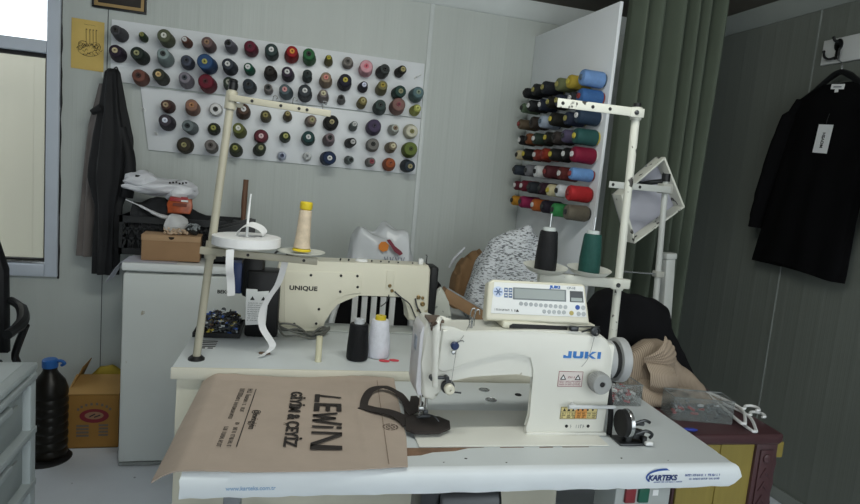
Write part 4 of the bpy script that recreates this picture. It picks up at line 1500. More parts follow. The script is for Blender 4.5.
mb.b2(0.168, 0.279, 0.332, 0.435, 0.002, 0.232, bev=0.010)
mb.b2(0.146, 0.222, 0.355, 0.44, 0.130, 0.278, bev=0.022)
mt = mb.build('motor', mat('motor_black', '0c0d0f', 0.4, var=0.1, spec=0.3), p)
mb = MB()
mb.b2(0.110, 0.150, 0.372, 0.44, 0.142, 0.250, bev=0.006)
mb.build('controller', mat('navy_plastic', '1d2f58', 0.4, var=0.1), mt)
mb = MB()
M = front(0, 0.3316, 0)
mb.prism([(0.172, 0.044), (0.238, 0.050), (0.243, 0.166), (0.205, 0.162), (0.205, 0.170), (0.168, 0.170), (0.170, 0.06)], 0.0008, M)
mb.m(1)
for k in range(9):
    microtext(mb, M @ T(0, 0, 0.0009), 0.176, 0.060 + k * 0.0075, 0.058, 0.0035, k)
for x in (0.190, 0.226):
    mb.prism([(x - 0.008, 0.132), (x + 0.008, 0.132), (x, 0.146)], 0.0005, M, z0=0.0009)
mb.build('label', [mat('white_sticker', 'd9dbdb', 0.5), M_ink], mt)
mb = MB()
for k in range(7):
    z = 0.008 + 0.006 * (k % 3)
    mb.tube([(0.275, 0.36 + 0.008 * k, 0.045 - 0.003 * k), (0.30, 0.325 + 0.011 * k, z + 0.016 * (k % 2) + 0.006), (0.345, 0.315 + 0.013 * k, 0.006 + z * 1.4), (0.39, 0.325 + 0.011 * ((k * 3) % 7), 0.005 + 0.010 * (k % 2)), (0.43, 0.35 + 0.008 * k, 0.008 + 0.009 * (k % 4)), (0.46, 0.405, 0.02 + 0.004 * (k % 3))], 0.0036, 8, 4)
mb.build('cable', mat('grey_cable', '6a6b66', 0.5, var=0.2), p)
# ------------------------------------------------------------------ white machine on the front table
p = thing('sewing_machine', 'white sewing machine with control panel on the front table, needle over the bag', 'sewing machine', FA.pt(0, 0, 0.0006), FA.deg)
M_jk = mat('white_machine_paint', 'dcdcd4', 0.28, var=0.02, scale=5, spots='a8a190', spot_at=0.74, spot_scale=14)
M_jk2 = mat('yellowed_machine_paint', 'd6d3c2', 0.32, var=0.03, scale=6)
M_grey = mat('grey_casting', '9a9c9b', 0.4, var=0.05)
mb = MB()
mb.b2(0.502, 0.985, 0.1075, 0.325, 0.0, 0.004, bev=0.0018)
mb.build('bed', M_jk, p)
mb = MB()
outl = [(0.86, 0.150), (1.003, 0.150), (0.997, 0.225), (0.986, 0.252), (0.965, 0.266), (0.898, 0.272), (0.777, 0.272), (0.60, 0.264), (0.572, 0.263), (0.550, 0.274), (0.530, 0.283), (0.514, 0.281), (0.506, 0.268),
        (0.506, 0.18), (0.512, 0.105), (0.520, 0.092), (0.542, 0.086), (0.554, 0.096), (0.562, 0.122), (0.576, 0.146), (0.633, 0.159), (0.750, 0.158), (0.80, 0.150)]
mb.prism(outl, 0.107, front(0, 0.284, 0), bev=0.010, seg=3)
pil = [(0.786, 0.004), (1.006, 0.004), (1.004, 0.15), (1.0, 0.218), (0.985, 0.250), (0.962, 0.264), (0.777, 0.270), (0.60, 0.263), (0.566, 0.262), (0.548, 0.268), (0.544, 0.168), (0.558, 0.160), (0.580, 0.164), (0.62, 0.188), (0.668, 0.208), (0.72, 0.214),
       (0.762, 0.213), (0.784, 0.205), (0.796, 0.170), (0.799, 0.05), (0.794, 0.02)]
mb.prism(pil, 0.016, front(0, 0.188, 0), bev=0.005, seg=3)
mb.prism([(0.797, 0.174), (1.004, 0.174), (1.004, 0.290), (0.878, 0.290), (0.816, 0.205)], 0.240, None, bev=0.008, z0=0.003, seg=2)
mb.prism([(0.788, 0.166), (1.008, 0.166), (1.008, 0.296), (0.876, 0.296), (0.810, 0.205)], 0.010, None, bev=0.003, z0=0.0)
mb.build('body', M_jk, p)
mb = MB()
mb.prism([(0.498, 0.12), (0.504, 0.098), (0.516, 0.094), (0.516, 0.262), (0.512, 0.274), (0.504, 0.268), (0.498, 0.25)], 0.100, front(0, 0.284, 0), bev=0.004)
fp = mb.build('face_plate', mat('lilac_white_plate', 'd3d3d8', 0.3, var=0.04, spots='6c6a68', spot_at=0.70, spot_scale=30), p)
mb = MB()
mb.b2(0.5165, 0.5185, 0.182, 0.186, 0.094, 0.272)
mb.m(1).b2(0.4968, 0.498, 0.215, 0.245, 0.20, 0.235)
mb.build('seam', [M_ink, mat('pale_blue_plate', 'aab4c6', 0.4, var=0.3, scale=60)], fp)
# needle side
mb = MB()
mb.cyl((0.524, 0.232, 0.034), (0.524, 0.232, 0.10), 0.0035, n=10)
mb.cyl((0.540, 0.236, 0.034), (0.540, 0.236, 0.095), 0.0042, n=10)
mb.box((0.527, 0.232, 0.045), (0.014, 0.012, 0.012), None, 0.002)
mb.cyl((0.524, 0.232, 0.0200), (0.524, 0.232, 0.036), 0.0009, n=6)
mb.build('needle_bar', M_steel, p)
mb = MB()
mb.box((0.540, 0.236, 0.033), (0.012, 0.014, 0.016), None, 0.002)
mb.prism([(0.518, 0.0225), (0.528, 0.0200), (0.552, 0.024), (0.552, 0.029), (0.530, 0.029)], 0.012, front(0, 0.238, 0), bev=0.001)
mb.tube([(0.545, 0.232, 0.03), (0.562, 0.222, 0.028), (0.572, 0.215, 0.018)], 0.0018, 6, 3)
mb.build('presser_foot', M_dsteel, p)
mb = MB()
mb.tube([(0.531, 0.156, 0.288), (0.528, 0.150, 0.278), (0.529, 0.149, 0.24), (0.533, 0.150, 0.18), (0.538, 0.152, 0.132)], [0.007, 0.009, 0.009, 0.008, 0.007], 10, 4, 0.7)
mb.tube([(0.531, 0.156, 0.285), (0.538, 0.170, 0.292), (0.545, 0.19, 0.288)], 0.006, 8, 3)
mb.build('take_up_guard', M_jk, p)
mb = MB()
mb.b2(0.514, 0.552, 0.172, 0.23, 0.281, 0.288, bev=0.002)
mb.b2(0.520, 0.545, 0.170, 0.182, 0.262, 0.284, bev=0.003)
mb.tube([(0.52, 0.170, 0.275), (0.521, 0.150, 0.283), (0.526, 0.145, 0.290)], 0.004, 8, 3)
mb.build('take_up_lever', mat('brown_steel', '6e5e52', 0.45, 0.5, var=0.4, scale=50), p)
mb = MB()
mb.box((0.548, 0.161, 0.151), (0.050, 0.008, 0.007), None, 0.002)
mb.cyl((0.530, 0.168, 0.151), (0.530, 0.152, 0.151), 0.006, n=10)
mb.cyl((0.566, 0.168, 0.151), (0.566, 0.152, 0.151), 0.006, n=10)
mb.cyl((0.566, 0.160, 0.118), (0.606, 0.160, 0.114), 0.0022, n=6)
mb.build('tension_spring', M_dsteel, p)
mb = MB()
D = Matrix(((1, 0, 0, 0.574), (0, 0, -1, 0.182), (0, 1, 0, 0.126), (0, 0, 0, 1)))
mb.m(0).lathe([(0.016, 0.006), (0.017, 0.010), (0.005, 0.0125), (0.017, 0.015), (0.016, 0.019), (0.004, 0.02)], D, 20)
mb.cyl((0.574, 0.184, 0.126), (0.574, 0.155, 0.126), 0.0035, n=8)
tk = mb.build('tension_discs', M_dsteel, p)
mb = MB()
mb.lathe([(0.009, 0.022), (0.0125, 0.023), (0.0125, 0.036), (0.010, 0.039), (0.003, 0.039), (0.003, 0.035), (0, 0.035)], D, 18)
mb.build('tension_knob', M_jk2, tk)
mb = MB()
D2 = Matrix(((1, 0, 0, 0.578), (0, 0, -1, 0.168), (0, 1, 0, 0.232), (0, 0, 0, 1)))
mb.lathe([(0.004, 0), (0.004, 0.006), (0.0095, 0.007), (0.0100, 0.016), (0.007, 0.019), (0, 0.019)], D2, 18)
kn = mb.build('pretension_knob', mat('navy_knob', '1f3058', 0.35, var=0.05), p)
mb = MB()
mb.lathe([(0.0045, 0), (0.0045, 0.008), (0, 0.009)], Matrix(((1, 0, 0, 0.578), (0, 0, -1, 0.168), (0, 1, 0, 0.213), (0, 0, 0, 1))), 12)
mb.tube([(0.586, 0.165, 0.238), (0.596, 0.160, 0.244), (0.602, 0.165, 0.24)], 0.0015, 6, 3)
mb.build('thread_eyelet', M_steel, kn)
mb = MB()
for u, v, h in ((0.622, 0.20, 0.052), (0.640, 0.22, 0.045)):
    mb.tube([(u, v, 0.262), (u, v, 0.262 + h * 0.7), (u + 0.003, v - 0.002, 0.262 + h), (u + 0.010, v - 0.002, 0.262 + h), (u + 0.012, v, 0.262 + h * 0.75)], 0.0015, 6, 4)
mb.cyl((0.628, 0.20, 0.262), (0.628, 0.20, 0.29), 0.003, n=8)
mb.build('thread_post', M_steel, p)
mb = MB()
mb.tube([(0.632, 0.20, 0.30), (0.600, 0.170, 0.250), (0.585, 0.160, 0.236), (0.576, 0.150, 0.13)], 0.0007, 5, 1)
mb.tube([(0.940, 0.165, 0.262), (0.930, 0.162, 0.21), (0.915, 0.1645, 0.185)], 0.0007, 5, 2)
mb.build('sewing_thread', mat('grey_thread', '8f8f8c', 0.7), p)

# handwheel side
AX = Matrix(((0, 0, 1, 1.0), (1, 0, 0, 0.235), (0, 1, 0, 0.185), (0, 0, 0, 1)))
mb = MB()
mb.lathe([(0.032, 0.0), (0.032, 0.008), (0.050, 0.010), (0.052, 0.014), (0.052, 0.026), (0.042, 0.028), (0.042, 0.040), (0.057, 0.042), (0.059, 0.046), (0.059, 0.064), (0.055, 0.067), (0.046, 0.062), (0.020, 0.058), (0.018, 0.064), (0, 0.064)], AX, 40)
hw = mb.build('handwheel', mat('grey_handwheel', 'a9abac', 0.35, var=0.04), p)
mb = MB()
mb.lathe([(0.0425, 0.0285), (0.049, 0.0288), (0.049, 0.0392), (0.0425, 0.0395)], AX, 40)
mb.build('belt_ring', M_rubber, hw)
mb = MB()
mb.tube([(1.008, 0.195, 0.165), (1.012, 0.185, 0.11), (1.020, 0.178, 0.06), (1.022, 0.176, 0.001)], 0.007, 8, 4)
mb.tube([(1.034, 0.275, 0.17), (1.034, 0.285, 0.08), (1.034, 0.29, 0.001)], 0.006, 8, 3)
mb.build('belt', M_rubber, p)
mb = MB()
dl = Matrix(((0.86, 0, 0, 0.960), (0, 0, -1, 0.1735), (0, 0.86, 0, 0.150), (0, 0, 0, 1)))
pr = []
mb.lathe([(0.020, 0.0), (0.020, 0.008), (0.0295, 0.010), (0.0305, 0.013), (0.0305, 0.040), (0.028, 0.043), (0.009, 0.043), (0.008, 0.040), (0, 0.040)], dl, 36)
for k in range(30):
    a = 2 * PI * k / 30
    mb.box((0.0305 * math.cos(a), 0.0305 * math.sin(a), 0.026), (0.0022, 0.0022, 0.022), dl)
sd = mb.build('stitch_dial', M_grey, p)
mb = MB()
mb.lathe([(0.0075, 0.0412), (0.0075, 0.0418), (0, 0.0418)], dl, 18)
mb.build('hole', M_ink, sd)
mb = MB()
mb.cyl((0.885, 0.150, 0.085), (1.012, 0.150, 0.085), 0.0055, 0.0045, n=14)
mb.cyl((0.905, 0.150, 0.083), (0.905, 0.172, 0.083), 0.006, n=10)
mb.build('reverse_lever', mat('pale_grey_rod', 'c9ccce', 0.3, var=0.02), p)
VP = 0.1718
JH = 0.0178
jm = front(0.866, VP - 0.0002, 0.2045)
mb = MB()


def jp(pts):
    mb.prism(pts, 0.0008, jm)


jp([(0.0125, 0), (0.0215, 0), (0.0215, JH), (0.0125, JH)])
jp([(0.0, 0.0), (0.0125, 0.0), (0.0125, 0.0052), (0.0, 0.0052)])
jp([(0.0, 0.0052), (0.006, 0.0052), (0.006, 0.0075), (0.0, 0.0075)])
jp([(0.0255, 0.004), (0.0345, 0.004), (0.0345, JH), (0.0255, JH)])
jp([(0.0445, 0.004), (0.0535, 0.004), (0.0535, JH), (0.0445, JH)])
jp([(0.0285, 0.0), (0.0505, 0.0), (0.0535, 0.004), (0.0535, 0.0055), (0.0255, 0.0055), (0.0255, 0.004)])
jp([(0.0575, 0.0), (0.0665, 0.0), (0.0665, JH), (0.0575, JH)])
jp([(0.0665, 0.0075), (0.0775, JH), (0.0890, JH), (0.0740, 0.0092), (0.0895, 0.0), (0.0780, 0.0)])
jp([(0.0925, 0.0), (0.1015, 0.0), (0.1015, JH), (0.0925, JH)])
mb.build('lettering', mat('sky_blue_print', '3d7cc4', 0.4), p)


def label_plate(name, u, z, w_, h_, base, fn, extra=()):
    b_ = MB()
    b_.prism([(0, 0), (w_, 0), (w_, h_), (0, h_)], 0.0006, front(u, VP - 0.0001, z))
    o_ = b_.build(name, base, p)
    b_ = MB()
    fn(b_, front(u, VP - 0.0008, z), w_, h_)
    b_.build('printing', [mat('maroon_print', '8a3a44', 0.6), M_ink, mat('orange_print', 'd89850', 0.6), M_wplastic] , o_)


def warn(b_, M, w_, h_):
    for a in ((0, w_, 0, 0.0012), (0, w_, h_ - 0.0012, h_), (0, 0.0012, 0, h_), (w_ - 0.0012, w_, 0, h_)):
        b_.m(0).prism([(a[0], a[2]), (a[1], a[2]), (a[1], a[3]), (a[0], a[3])], 0.0003, M)
    for x in (0.013, w_ - 0.013):
        b_.m(1).prism([(x - 0.0085, 0.018), (x + 0.0085, 0.018), (x, 0.0325)], 0.0003, M)
        b_.m(3).prism([(x - 0.0045, 0.0203), (x + 0.0045, 0.0203), (x, 0.028)], 0.0003, M, z0=0.0004)
    b_.m(0)
    microtext(b_, M, 0.022, 0.022, 0.022, 0.005, 2)
    for k in range(3):
        microtext(b_, M, 0.004, 0.004 + k * 0.0045, w_ - 0.009, 0.0024, k + 11)


label_plate('warning_label', 0.859, 0.130, 0.066, 0.040, mat('white_label', 'd9d0cc', 0.5), warn)


def maint(b_, M, w_, h_):
    b_.m(2).prism([(w_ * 0.40, 0.002), (w_ * 0.72, 0.002), (w_ * 0.72, h_ - 0.002), (w_ * 0.40, h_ - 0.002)], 0.0002, M)
    b_.m(1)
    for a in ((0, w_, 0, 0.001), (0, w_, h_ - 0.001, h_), (0, 0.001, 0, h_), (w_ - 0.001, w_, 0, h_), (w_ * 0.40, w_ * 0.405, 0, h_), (0, w_, h_ * 0.58, h_ * 0.60)):
        b_.prism([(a[0], a[2]), (a[1], a[2]), (a[1], a[3]), (a[0], a[3])], 0.0003, M, z0=0.0003)
    for k, x in enumerate((0.010, 0.022, 0.034)):
        b_.prism([(x - 0.004, 0.021), (x + 0.004, 0.021), (x, 0.029)], 0.0003, M, z0=0.0003)
    for x in (0.048, 0.060, 0.074, 0.088):
        b_.prism([(x + 0.003 * math.cos(PI * i / 4), 0.0245 + 0.003 * math.sin(PI * i / 4)) for i in range(8)], 0.0003, M, z0=0.0003)
    for k, x in enumerate((0.004, 0.018, 0.031, 0.046, 0.060, 0.074, 0.088)):
        for r_ in range(3):
            microtext(b_, M @ T(0, 0, 0.0003), x, 0.003 + r_ * 0.0052, 0.009, 0.0036, k + r_ * 7)


label_plate('maintenance_label', 0.876, 0.0445, 0.101, 0.032, mat('yellow_label', 'd8c88c', 0.5), maint)
mb = MB()
for u in (0.897, 0.957):
    mb.lathe([(0.0042, 0), (0.0042, 0.001), (0.0025, 0.0014), (0, 0.0008)], front(u, VP, 0.025), 14)
mb.build('screw_hole', M_ink, p)
mb = MB()
microtext(mb, front(0.908, VP - 0.0001, 0.020), 0, 0, 0.036, 0.009, 21)
mb.build('serial_plate', M_grey, p)
# arm top, bracket and control panel
mb = MB()
mb.b2(0.705, 0.955, 0.19, 0.28, 0.270, 0.288, bev=0.006)
br = mb.build('panel_bracket', M_jk2, p)
mb = MB()
mb.prism([(0.722 + 0.0, 0.272), (0.875, 0.272), (0.877, 0.282), (0.73, 0.283), (0.722, 0.278)], 0.004, front(0, 0.1905, 0), bev=0.001)
mb.build('slot', M_ink, br)
mb = MB()
mb.lathe([(0.011, 0), (0.012, 0.003), (0.012, 0.012), (0.008, 0.014), (0.006, 0.011), (0, 0.011)], Matrix(((1, 0, 0, 0.942), (0, 0, -1, 0.176), (0, 1, 0, 0.277), (0, 0, 0, 1))), 20)
mb.box((0.888, 0.178, 0.279), (0.022, 0.016, 0.012), None, 0.003)
mb.cyl((0.865, 0.172, 0.284), (0.955, 0.172, 0.288), 0.0016, n=6)
mb.cyl((0.91, 0.176, 0.272), (0.942, 0.176, 0.282), 0.0022, n=6)
mb.build('bobbin_winder_guide', M_dsteel, br)

cp = bpy.data.objects.new('control_panel', None)
PM = T(0.797, 0.205, 0.338) @ rot('Z', -5) @ rot('X', -17) @ rot('Y', -1.0)
PW, PH = 0.268, 0.102
mb = MB()
mb.prism([(-PW / 2 + 0.004, -PH / 2), (PW / 2 - 0.002, -PH / 2), (PW / 2, -PH / 2 + 0.008), (PW / 2 - 0.010, PH / 2 - 0.006), (PW / 2 - 0.018, PH / 2), (-PW / 2 + 0.018, PH / 2), (-PW / 2 + 0.006, PH / 2 - 0.008), (-PW / 2, -PH / 2 + 0.008)], 0.045, PM @ front(0, 0.045, 0), bev=0.006, seg=3)
cp = mb.build('control_panel', M_jk2, p)
FM = PM @ front(0, -0.0003, 0)
mb = MB()
mb.prism([(-0.122, -0.034), (0.126, -0.034), (0.118, 0.044), (-0.114, 0.044)], 0.0012, FM, bev=0.0004)
mb.build('face_sheet', mat('white_face_sheet', 'e3e5e4', 0.3, var=0.015), cp)
FM2 = PM @ front(0, -0.0016, 0)
mb = MB()
mb.prism([(-0.066, 0.003), (0.072, 0.003), (0.072, 0.033), (-0.066, 0.033)], 0.0008, FM2)
mb.m(1).prism([(-0.062, 0.006), (0.068, 0.006), (0.068, 0.030), (-0.062, 0.030)], 0.0008, FM2, z0=0.0004)
mb.m(2).prism([(0.082, 0.003), (0.118, 0.003), (0.116, 0.031), (0.082, 0.031)], 0.0008, FM2)
mb.m(1).prism([(0.085, 0.005), (0.115, 0.005), (0.114, 0.014), (0.085, 0.014)], 0.0008, FM2, z0=0.0004)
mb.build('display', [mat('lcd_rim', '70787a', 0.4), mat('lcd_grey', '949c9a', 0.25, var=0.05), mat('display_black', '303438', 0.25)], cp)
mb = MB()
for k in range(10):
    mb.lathe([(0.0052, 0), (0.0050, 0.001), (0.0042, 0.0013), (0.0040, 0.0008), (0, 0.0008)], FM2 @ T(-0.045 + k * 0.0128, -0.007 - 0.0004 * k, 0), 14)
for k in range(5):
    mb.lathe([(0.0052, 0), (0.0050, 0.001), (0.0042, 0.0013), (0.0040, 0.0008), (0, 0.0008)], FM2 @ T(0.015 + k * 0.0128, -0.024, 0), 14)
mb.m(1)
for x, y in ((0.102, -0.010),):
    mb.lathe([(0.0062, 0), (0.006, 0.0014), (0, 0.0014)], FM2 @ T(x, y, 0), 14)
mb.m(2).lathe([(0.0058, 0), (0.0056, 0.0014), (0, 0.0014)], FM2 @ T(0.086, -0.025, 0), 14)
mb.m(0)
for x, y in ((0.117, -0.010), (0.105, -0.026), (0.118, -0.026)):
    mb.lathe([(0.0056, 0), (0.0054, 0.001), (0.0046, 0.0013), (0.0044, 0.0008), (0, 0.0008)], FM2 @ T(x, y, 0), 14)
mb.build('keys', [mat('key_outline', 'a9aeb0', 0.4), M_blueprint, mat('olive_key', 'a89a58', 0.4)], cp)
mb = MB()
mb.lathe([(0.0135, 0), (0.0135, 0.0005), (0, 0.0005)], FM2 @ T(-0.104, 0.020, 0), 28)
mb.m(1)
for k in range(6):
    a = PI * k / 3
    mb.quad_stroke((-0.104, 0.020), (-0.104 + 0.010 * math.cos(a), 0.020 + 0.010 * math.sin(a)), 0.003, FM2 @ T(0, 0, 0.0005))
for i in range(2):
    for j in range(2):
        mb.m(1).box((-0.084 + i * 0.0115, 0.012 + j * 0.0135, 0.0004), (0.0095, 0.0110, 0.0006), FM2)
        mb.m(2).box((-0.084 + i * 0.0115, 0.012 + j * 0.0135, 0.0009), (0.0055, 0.0022, 0.0004), FM2)
mb.build('emblem', [mat('pale_blue_print', 'c3cfe6', 0.4), mat('slate_blue_print', '5f7396', 0.4), M_wplastic], cp)
text('lettering', 'JUKI', 0.0095, mat('logo_blue_print', '2c62b0', 0.4), cp, FM2 @ T(0.030, 0.0355, 0.0003), 0.0006, 1.5)
text('lettering', 'CP-18', 0.008, mat('grey_print', '8f979c', 0.4), cp, FM2 @ T(0.074, 0.0355, 0.0003), 0.0002, 1.1)
mb = MB()
microtext(mb, FM2, -0.112, -0.027, 0.060, 0.005, 31)
mb.prism([(-0.058, -0.028), (-0.050, -0.028), (-0.054, -0.021)], 0.0004, FM2)
mb.build('printing', M_ink, cp)
# ------------------------------------------------------------------ cloth bag under the needle
p = thing('cloth_bag', 'beige cloth carrier bag with dark print lying on the front table', 'bag', FA.pt(0, 0, 0), FA.deg)
M_bag = mat('beige_nonwoven', 'b4a598', 0.85, var=0.04, scale=14, bump=0.12, bscale=420)
M_bagink = mat('dark_brown_print', '2f2a28', 0.75, var=0.08)
M_strap = mat('dark_brown_webbing', '332d2b', 0.8, var=0.12, scale=60, bump=0.3, bscale=400)


def bagpt(a, b, lift=0.0):
    left = -0.060 + 0.016 * b
    right = 0.458 + 0.02 * min(1, b / 0.25) + 0.031 * max(0, (b - 0.25) / 0.75)
    u = left + (right - left) * a
    v0 = 0.004 - 0.010 * math.sin(PI * a) * (1 if a > 0.3 else 0.6)
    v = v0 + (0.570 - 0.012 * math.sin(PI * a * 1.5) ** 2 - v0) * b
    z = 0.0035
    w_ = Vector((u * 5, v * 5, 0.3))
    edge = 1.0 if (u < 0.05 or u > 0.37) else 0.25
    z += 0.0045 * edge * max(0, noise.noise(w_)) + 0.002 * edge * abs(noise.noise(w_ * 3))
    if b > 0.93:
        z += 0.006 * (b - 0.93) / 0.07 * (0.5 + 0.5 * math.sin(a * 9))
    if u < -0.004:
        d = -0.004 - u
        z -= d * 0.35 + 5.0 * d * d
        u = -0.004 - d * 0.95
        if b < 0.4:
            v += (0.4 - b) * d * 0.9
    return Vector((u, v, z + lift))


mb = MB()
mb.grid(90, 80, lambda a, b: bagpt(a, b))
mb.solid(0.0022)
mb.build('body', M_bag, p)
ZT = 0.0066
mb = MB()
for (u0, v0), (u1, v1), t in (((0.418, 0.012), (0.455, 0.545), 0.0012),):
    q = [(u0 + (u1 - u0) * k / 24, v0 + (v1 - v0) * k / 24) for k in range(25)]
    for a, b in zip(q, q[1:]):
        aa, bb = (a[0] - 0.0006, a[1]), (b[0] - 0.0006, b[1])
        mb.prism([aa, bb, (bb[0] + t, bb[1]), (aa[0] + t, aa[1])], 0.0010, None, z0=0.0094)
mb.build('stitch_line', mat('stitch_brown', '7b6a5e', 0.9), p)  # thin brown line along the stitched hem


def bag_m(u, v, ang):
    a = math.radians(ang)
    X = Vector((math.sin(a) * -1, -math.cos(a), 0))
    Y = Vector((math.cos(a), -math.sin(a), 0))
    return Matrix(((X.x, Y.x, 0, u), (X.y, Y.y, 0, v), (0, 0, 1, 0.0094), (0, 0, 0, 1)))


BM = bag_m(0.270, 0.418, 3.0)
H = 0.071
mb = MB()


def stroke(x0, y0, x1, y1, t):
    mb.quad_stroke((x0, y0), (x1, y1), t, BM, 0.0006)


def poly(pts):
    mb.prism(pts, 0.0006, BM)


poly([(0.0, 0.0), (0.054, 0.0), (0.054, 0.0135), (0.0, 0.0135)])
poly([(0.003, 0.0136), (0.013, 0.0136), (0.024, H), (0.017, H)])
poly([(0.064, 0.0), (0.080, 0.0), (0.080, H), (0.064, H)])
for y0, y1 in ((0.0, 0.015), (0.030, 0.042), (H - 0.013, H)):
    poly([(0.080, y0), (0.115, y0), (0.115, y1), (0.080, y1)])
for a in ((0.128, 0.060, 0.145, 0.0), (0.145, 0.0, 0.160, 0.056), (0.160, 0.056, 0.176, 0.0), (0.176, 0.0, 0.196, H)):
    stroke(*a, 0.0105)
poly([(0.206, 0.0), (0.217, 0.0), (0.219, 0.050), (0.210, 0.052)])
poly([(0.210, 0.058), (0.221, 0.058), (0.221, H), (0.210, H)])
poly([(0.240, 0.0), (0.251, 0.0), (0.253, H), (0.243, H)])
poly([(0.244, H), (0.260, H), (0.322, 0.0), (0.302, 0.0)])
poly([(0.310, 0.0), (0.334, 0.0), (0.333, H), (0.315, H)])
mb.build('printed_name', M_bagink, p)


def fit_text(body, M, width, capheight, bold, space=1.0):
    o = text('printed_text', body, capheight / 0.70, M_bagink, p, Matrix.Identity(4), bold, 1.0, space=space)
    xs = [v.co.x for v in o.data.vertices]
    s_ = width / (max(xs) - min(xs))
    o.data.transform(M @ Matrix.Diagonal((s_, 1, 1, 1)) @ T(-min(xs), 0, 0))
    return o


fit_text('G\u0130Y\u0130M & \u00c7EY\u0130Z', bag_m(0.2075, 0.436, 2.0), 0.338, 0.0285, 0.0012)
fit_text('@lewingiyim', bag_m(0.1185, 0.304, 3.0), 0.112, 0.0165, 0.0)
mb = MB()
LM = bag_m(0.111, 0.452, 2.6)
mb.prism([(0, 0), (0.352, 0), (0.352, 0.0022), (0, 0.0022)], 0.0006, LM)
microtext(mb, LM, 0.0, -0.020, 0.045, 0.013, 41)
microtext(mb, LM, 0.048, -0.020, 0.110, 0.0095, 42)
microtext(mb, LM, 0.225, -0.020, 0.125, 0.0095, 43)
microtext(mb, LM, 0.0, -0.041, 0.060, 0.013, 44)
microtext(mb, LM, 0.064, -0.041, 0.140, 0.0095, 45)
microtext(mb, LM, 0.250, -0.041, 0.105, 0.0095, 46)
mb.build('printed_address', M_bagink, p)
mb = MB()
SM = bag_m(0.448, 0.203, 3)
for k in range(8):
    a = PI * k / 4
    mb.quad_stroke((0.018 * math.cos(a), 0.018 * math.sin(a)), (0.018 * math.cos(a + 0.6), 0.018 * math.sin(a + 0.6)), 0.003, SM, 0.0005)
    mb.quad_stroke((0.010 * math.cos(a), 0.010 * math.sin(a)), (0.010 * math.cos(a + 0.6), 0.010 * math.sin(a + 0.6)), 0.0025, SM, 0.0005)
mb.quad_stroke((-0.003, -0.004), (0.003, 0.004), 0.003, SM, 0.0005)
mb.build('printed_symbol', mat('pale_brown_print', '5d5049', 0.8), p)
mb = MB()


def strap(pts, wd):
    q = [Vector(x) for x in pts]
    n = len(q)
    rows = []
    for i in range(n * 5 - 4):
        k, t = divmod(i, 5)
        t /= 5
        a, b, c, d = q[max(0, k - 1)], q[k], q[min(n - 1, k + 1)], q[min(n - 1, k + 2)]
        c_ = 0.5 * ((2 * b) + (c - a) * t + (2 * a - 5 * b + 4 * c - d) * t * t + (3 * b - a - 3 * c + d) * t ** 3)
        tn = (c - a)
        sd = Vector((-tn.y, tn.x, 0)).normalized() * wd / 2
        rows.append((mb.bm.verts.new(c_ - sd), mb.bm.verts.new(c_ + sd)))
    for a, b in zip(rows, rows[1:]):
        mb._f([a[0], a[1], b[1], b[0]])


strap([(0.394, 0.325, 0.0095), (0.404, 0.385, 0.012), (0.428, 0.440, 0.018), (0.468, 0.455, 0.020), (0.500, 0.410, 0.018), (0.512, 0.335, 0.014), (0.500, 0.245, 0.012)], 0.022)
strap([(0.390, 0.335, 0.0095), (0.418, 0.305, 0.014), (0.450, 0.280, 0.018), (0.478, 0.250, 0.018), (0.494, 0.205, 0.014)], 0.034)
mb.solid(0.002)
mb.build('handle', M_strap, p)
mb = MB()
mb.prism([(0.480, 0.170), (0.500, 0.150), (0.560, 0.152), (0.594, 0.180), (0.602, 0.222), (0.580, 0.250), (0.548, 0.250), (0.515, 0.262), (0.490, 0.240)], 0.006, None, bev=0.002, z0=0.0125)
mb.prism([(0.505, 0.262), (0.545, 0.30), (0.560, 0.350), (0.550, 0.400), (0.532, 0.398), (0.520, 0.345), (0.498, 0.300)], 0.004, None, bev=0.0015, z0=0.012)
mb.build('handle', M_strap, p)

# ------------------------------------------------------------------ right thread stand on the front table
p = thing('thread_stand', 'white thread stand behind the white machine carrying black and green cones', 'thread stand', FA.pt(1.186, 0.50, 0.0006), FA.deg)
M_chip = mat('chipped_white_enamel', 'cfd0c6', 0.4, var=0.04, scale=10, spots='3c3a36', spot_at=0.625, spot_scale=34, stretch=(1, 1, 0.7))
mb = MB()
mb.cyl((0, 0, 0.004), (-0.020, 0, 0.875), 0.0125, n=18)
mb.build('pole', M_chip, p)
mb = MB()
mb.lathe([(0.024, 0), (0.024, 0.005), (0.016, 0.014), (0.0, 0.014)], None, 20)
mb.build('base_flange', M_black, p)
mb = MB()
mb.cyl((-0.0200, 0, 0.874), (-0.0205, 0, 0.896), 0.0115, n=16)
mb.build('end_cap', M_black, p)


def flat_arm(name, x0, z0, x1, z1, hgt, holes, y=-0.018):
    b_ = MB()
    L = math.hypot(x1 - x0, z1 - z0)
    M_ = T(x0, y, z0) @ rot('Y', -math.degrees(math.atan2(z1 - z0, x1 - x0)))
    b_.box((L / 2, 0, 0), (L, 0.005, hgt), M_, 0.0015)
    o_ = b_.build(name, M_chip, p)
    b_ = MB()
    for t in holes:
        b_.lathe([(0.0052, 0), (0.0052, 0.0006), (0, 0.0006)], M_ @ Matrix(((1, 0, 0, t), (0, 0, -1, -0.0025), (0, 1, 0, 0), (0, 0, 0, 1))), 14)
    b_.build('hole', M_ink, o_)
    return o_


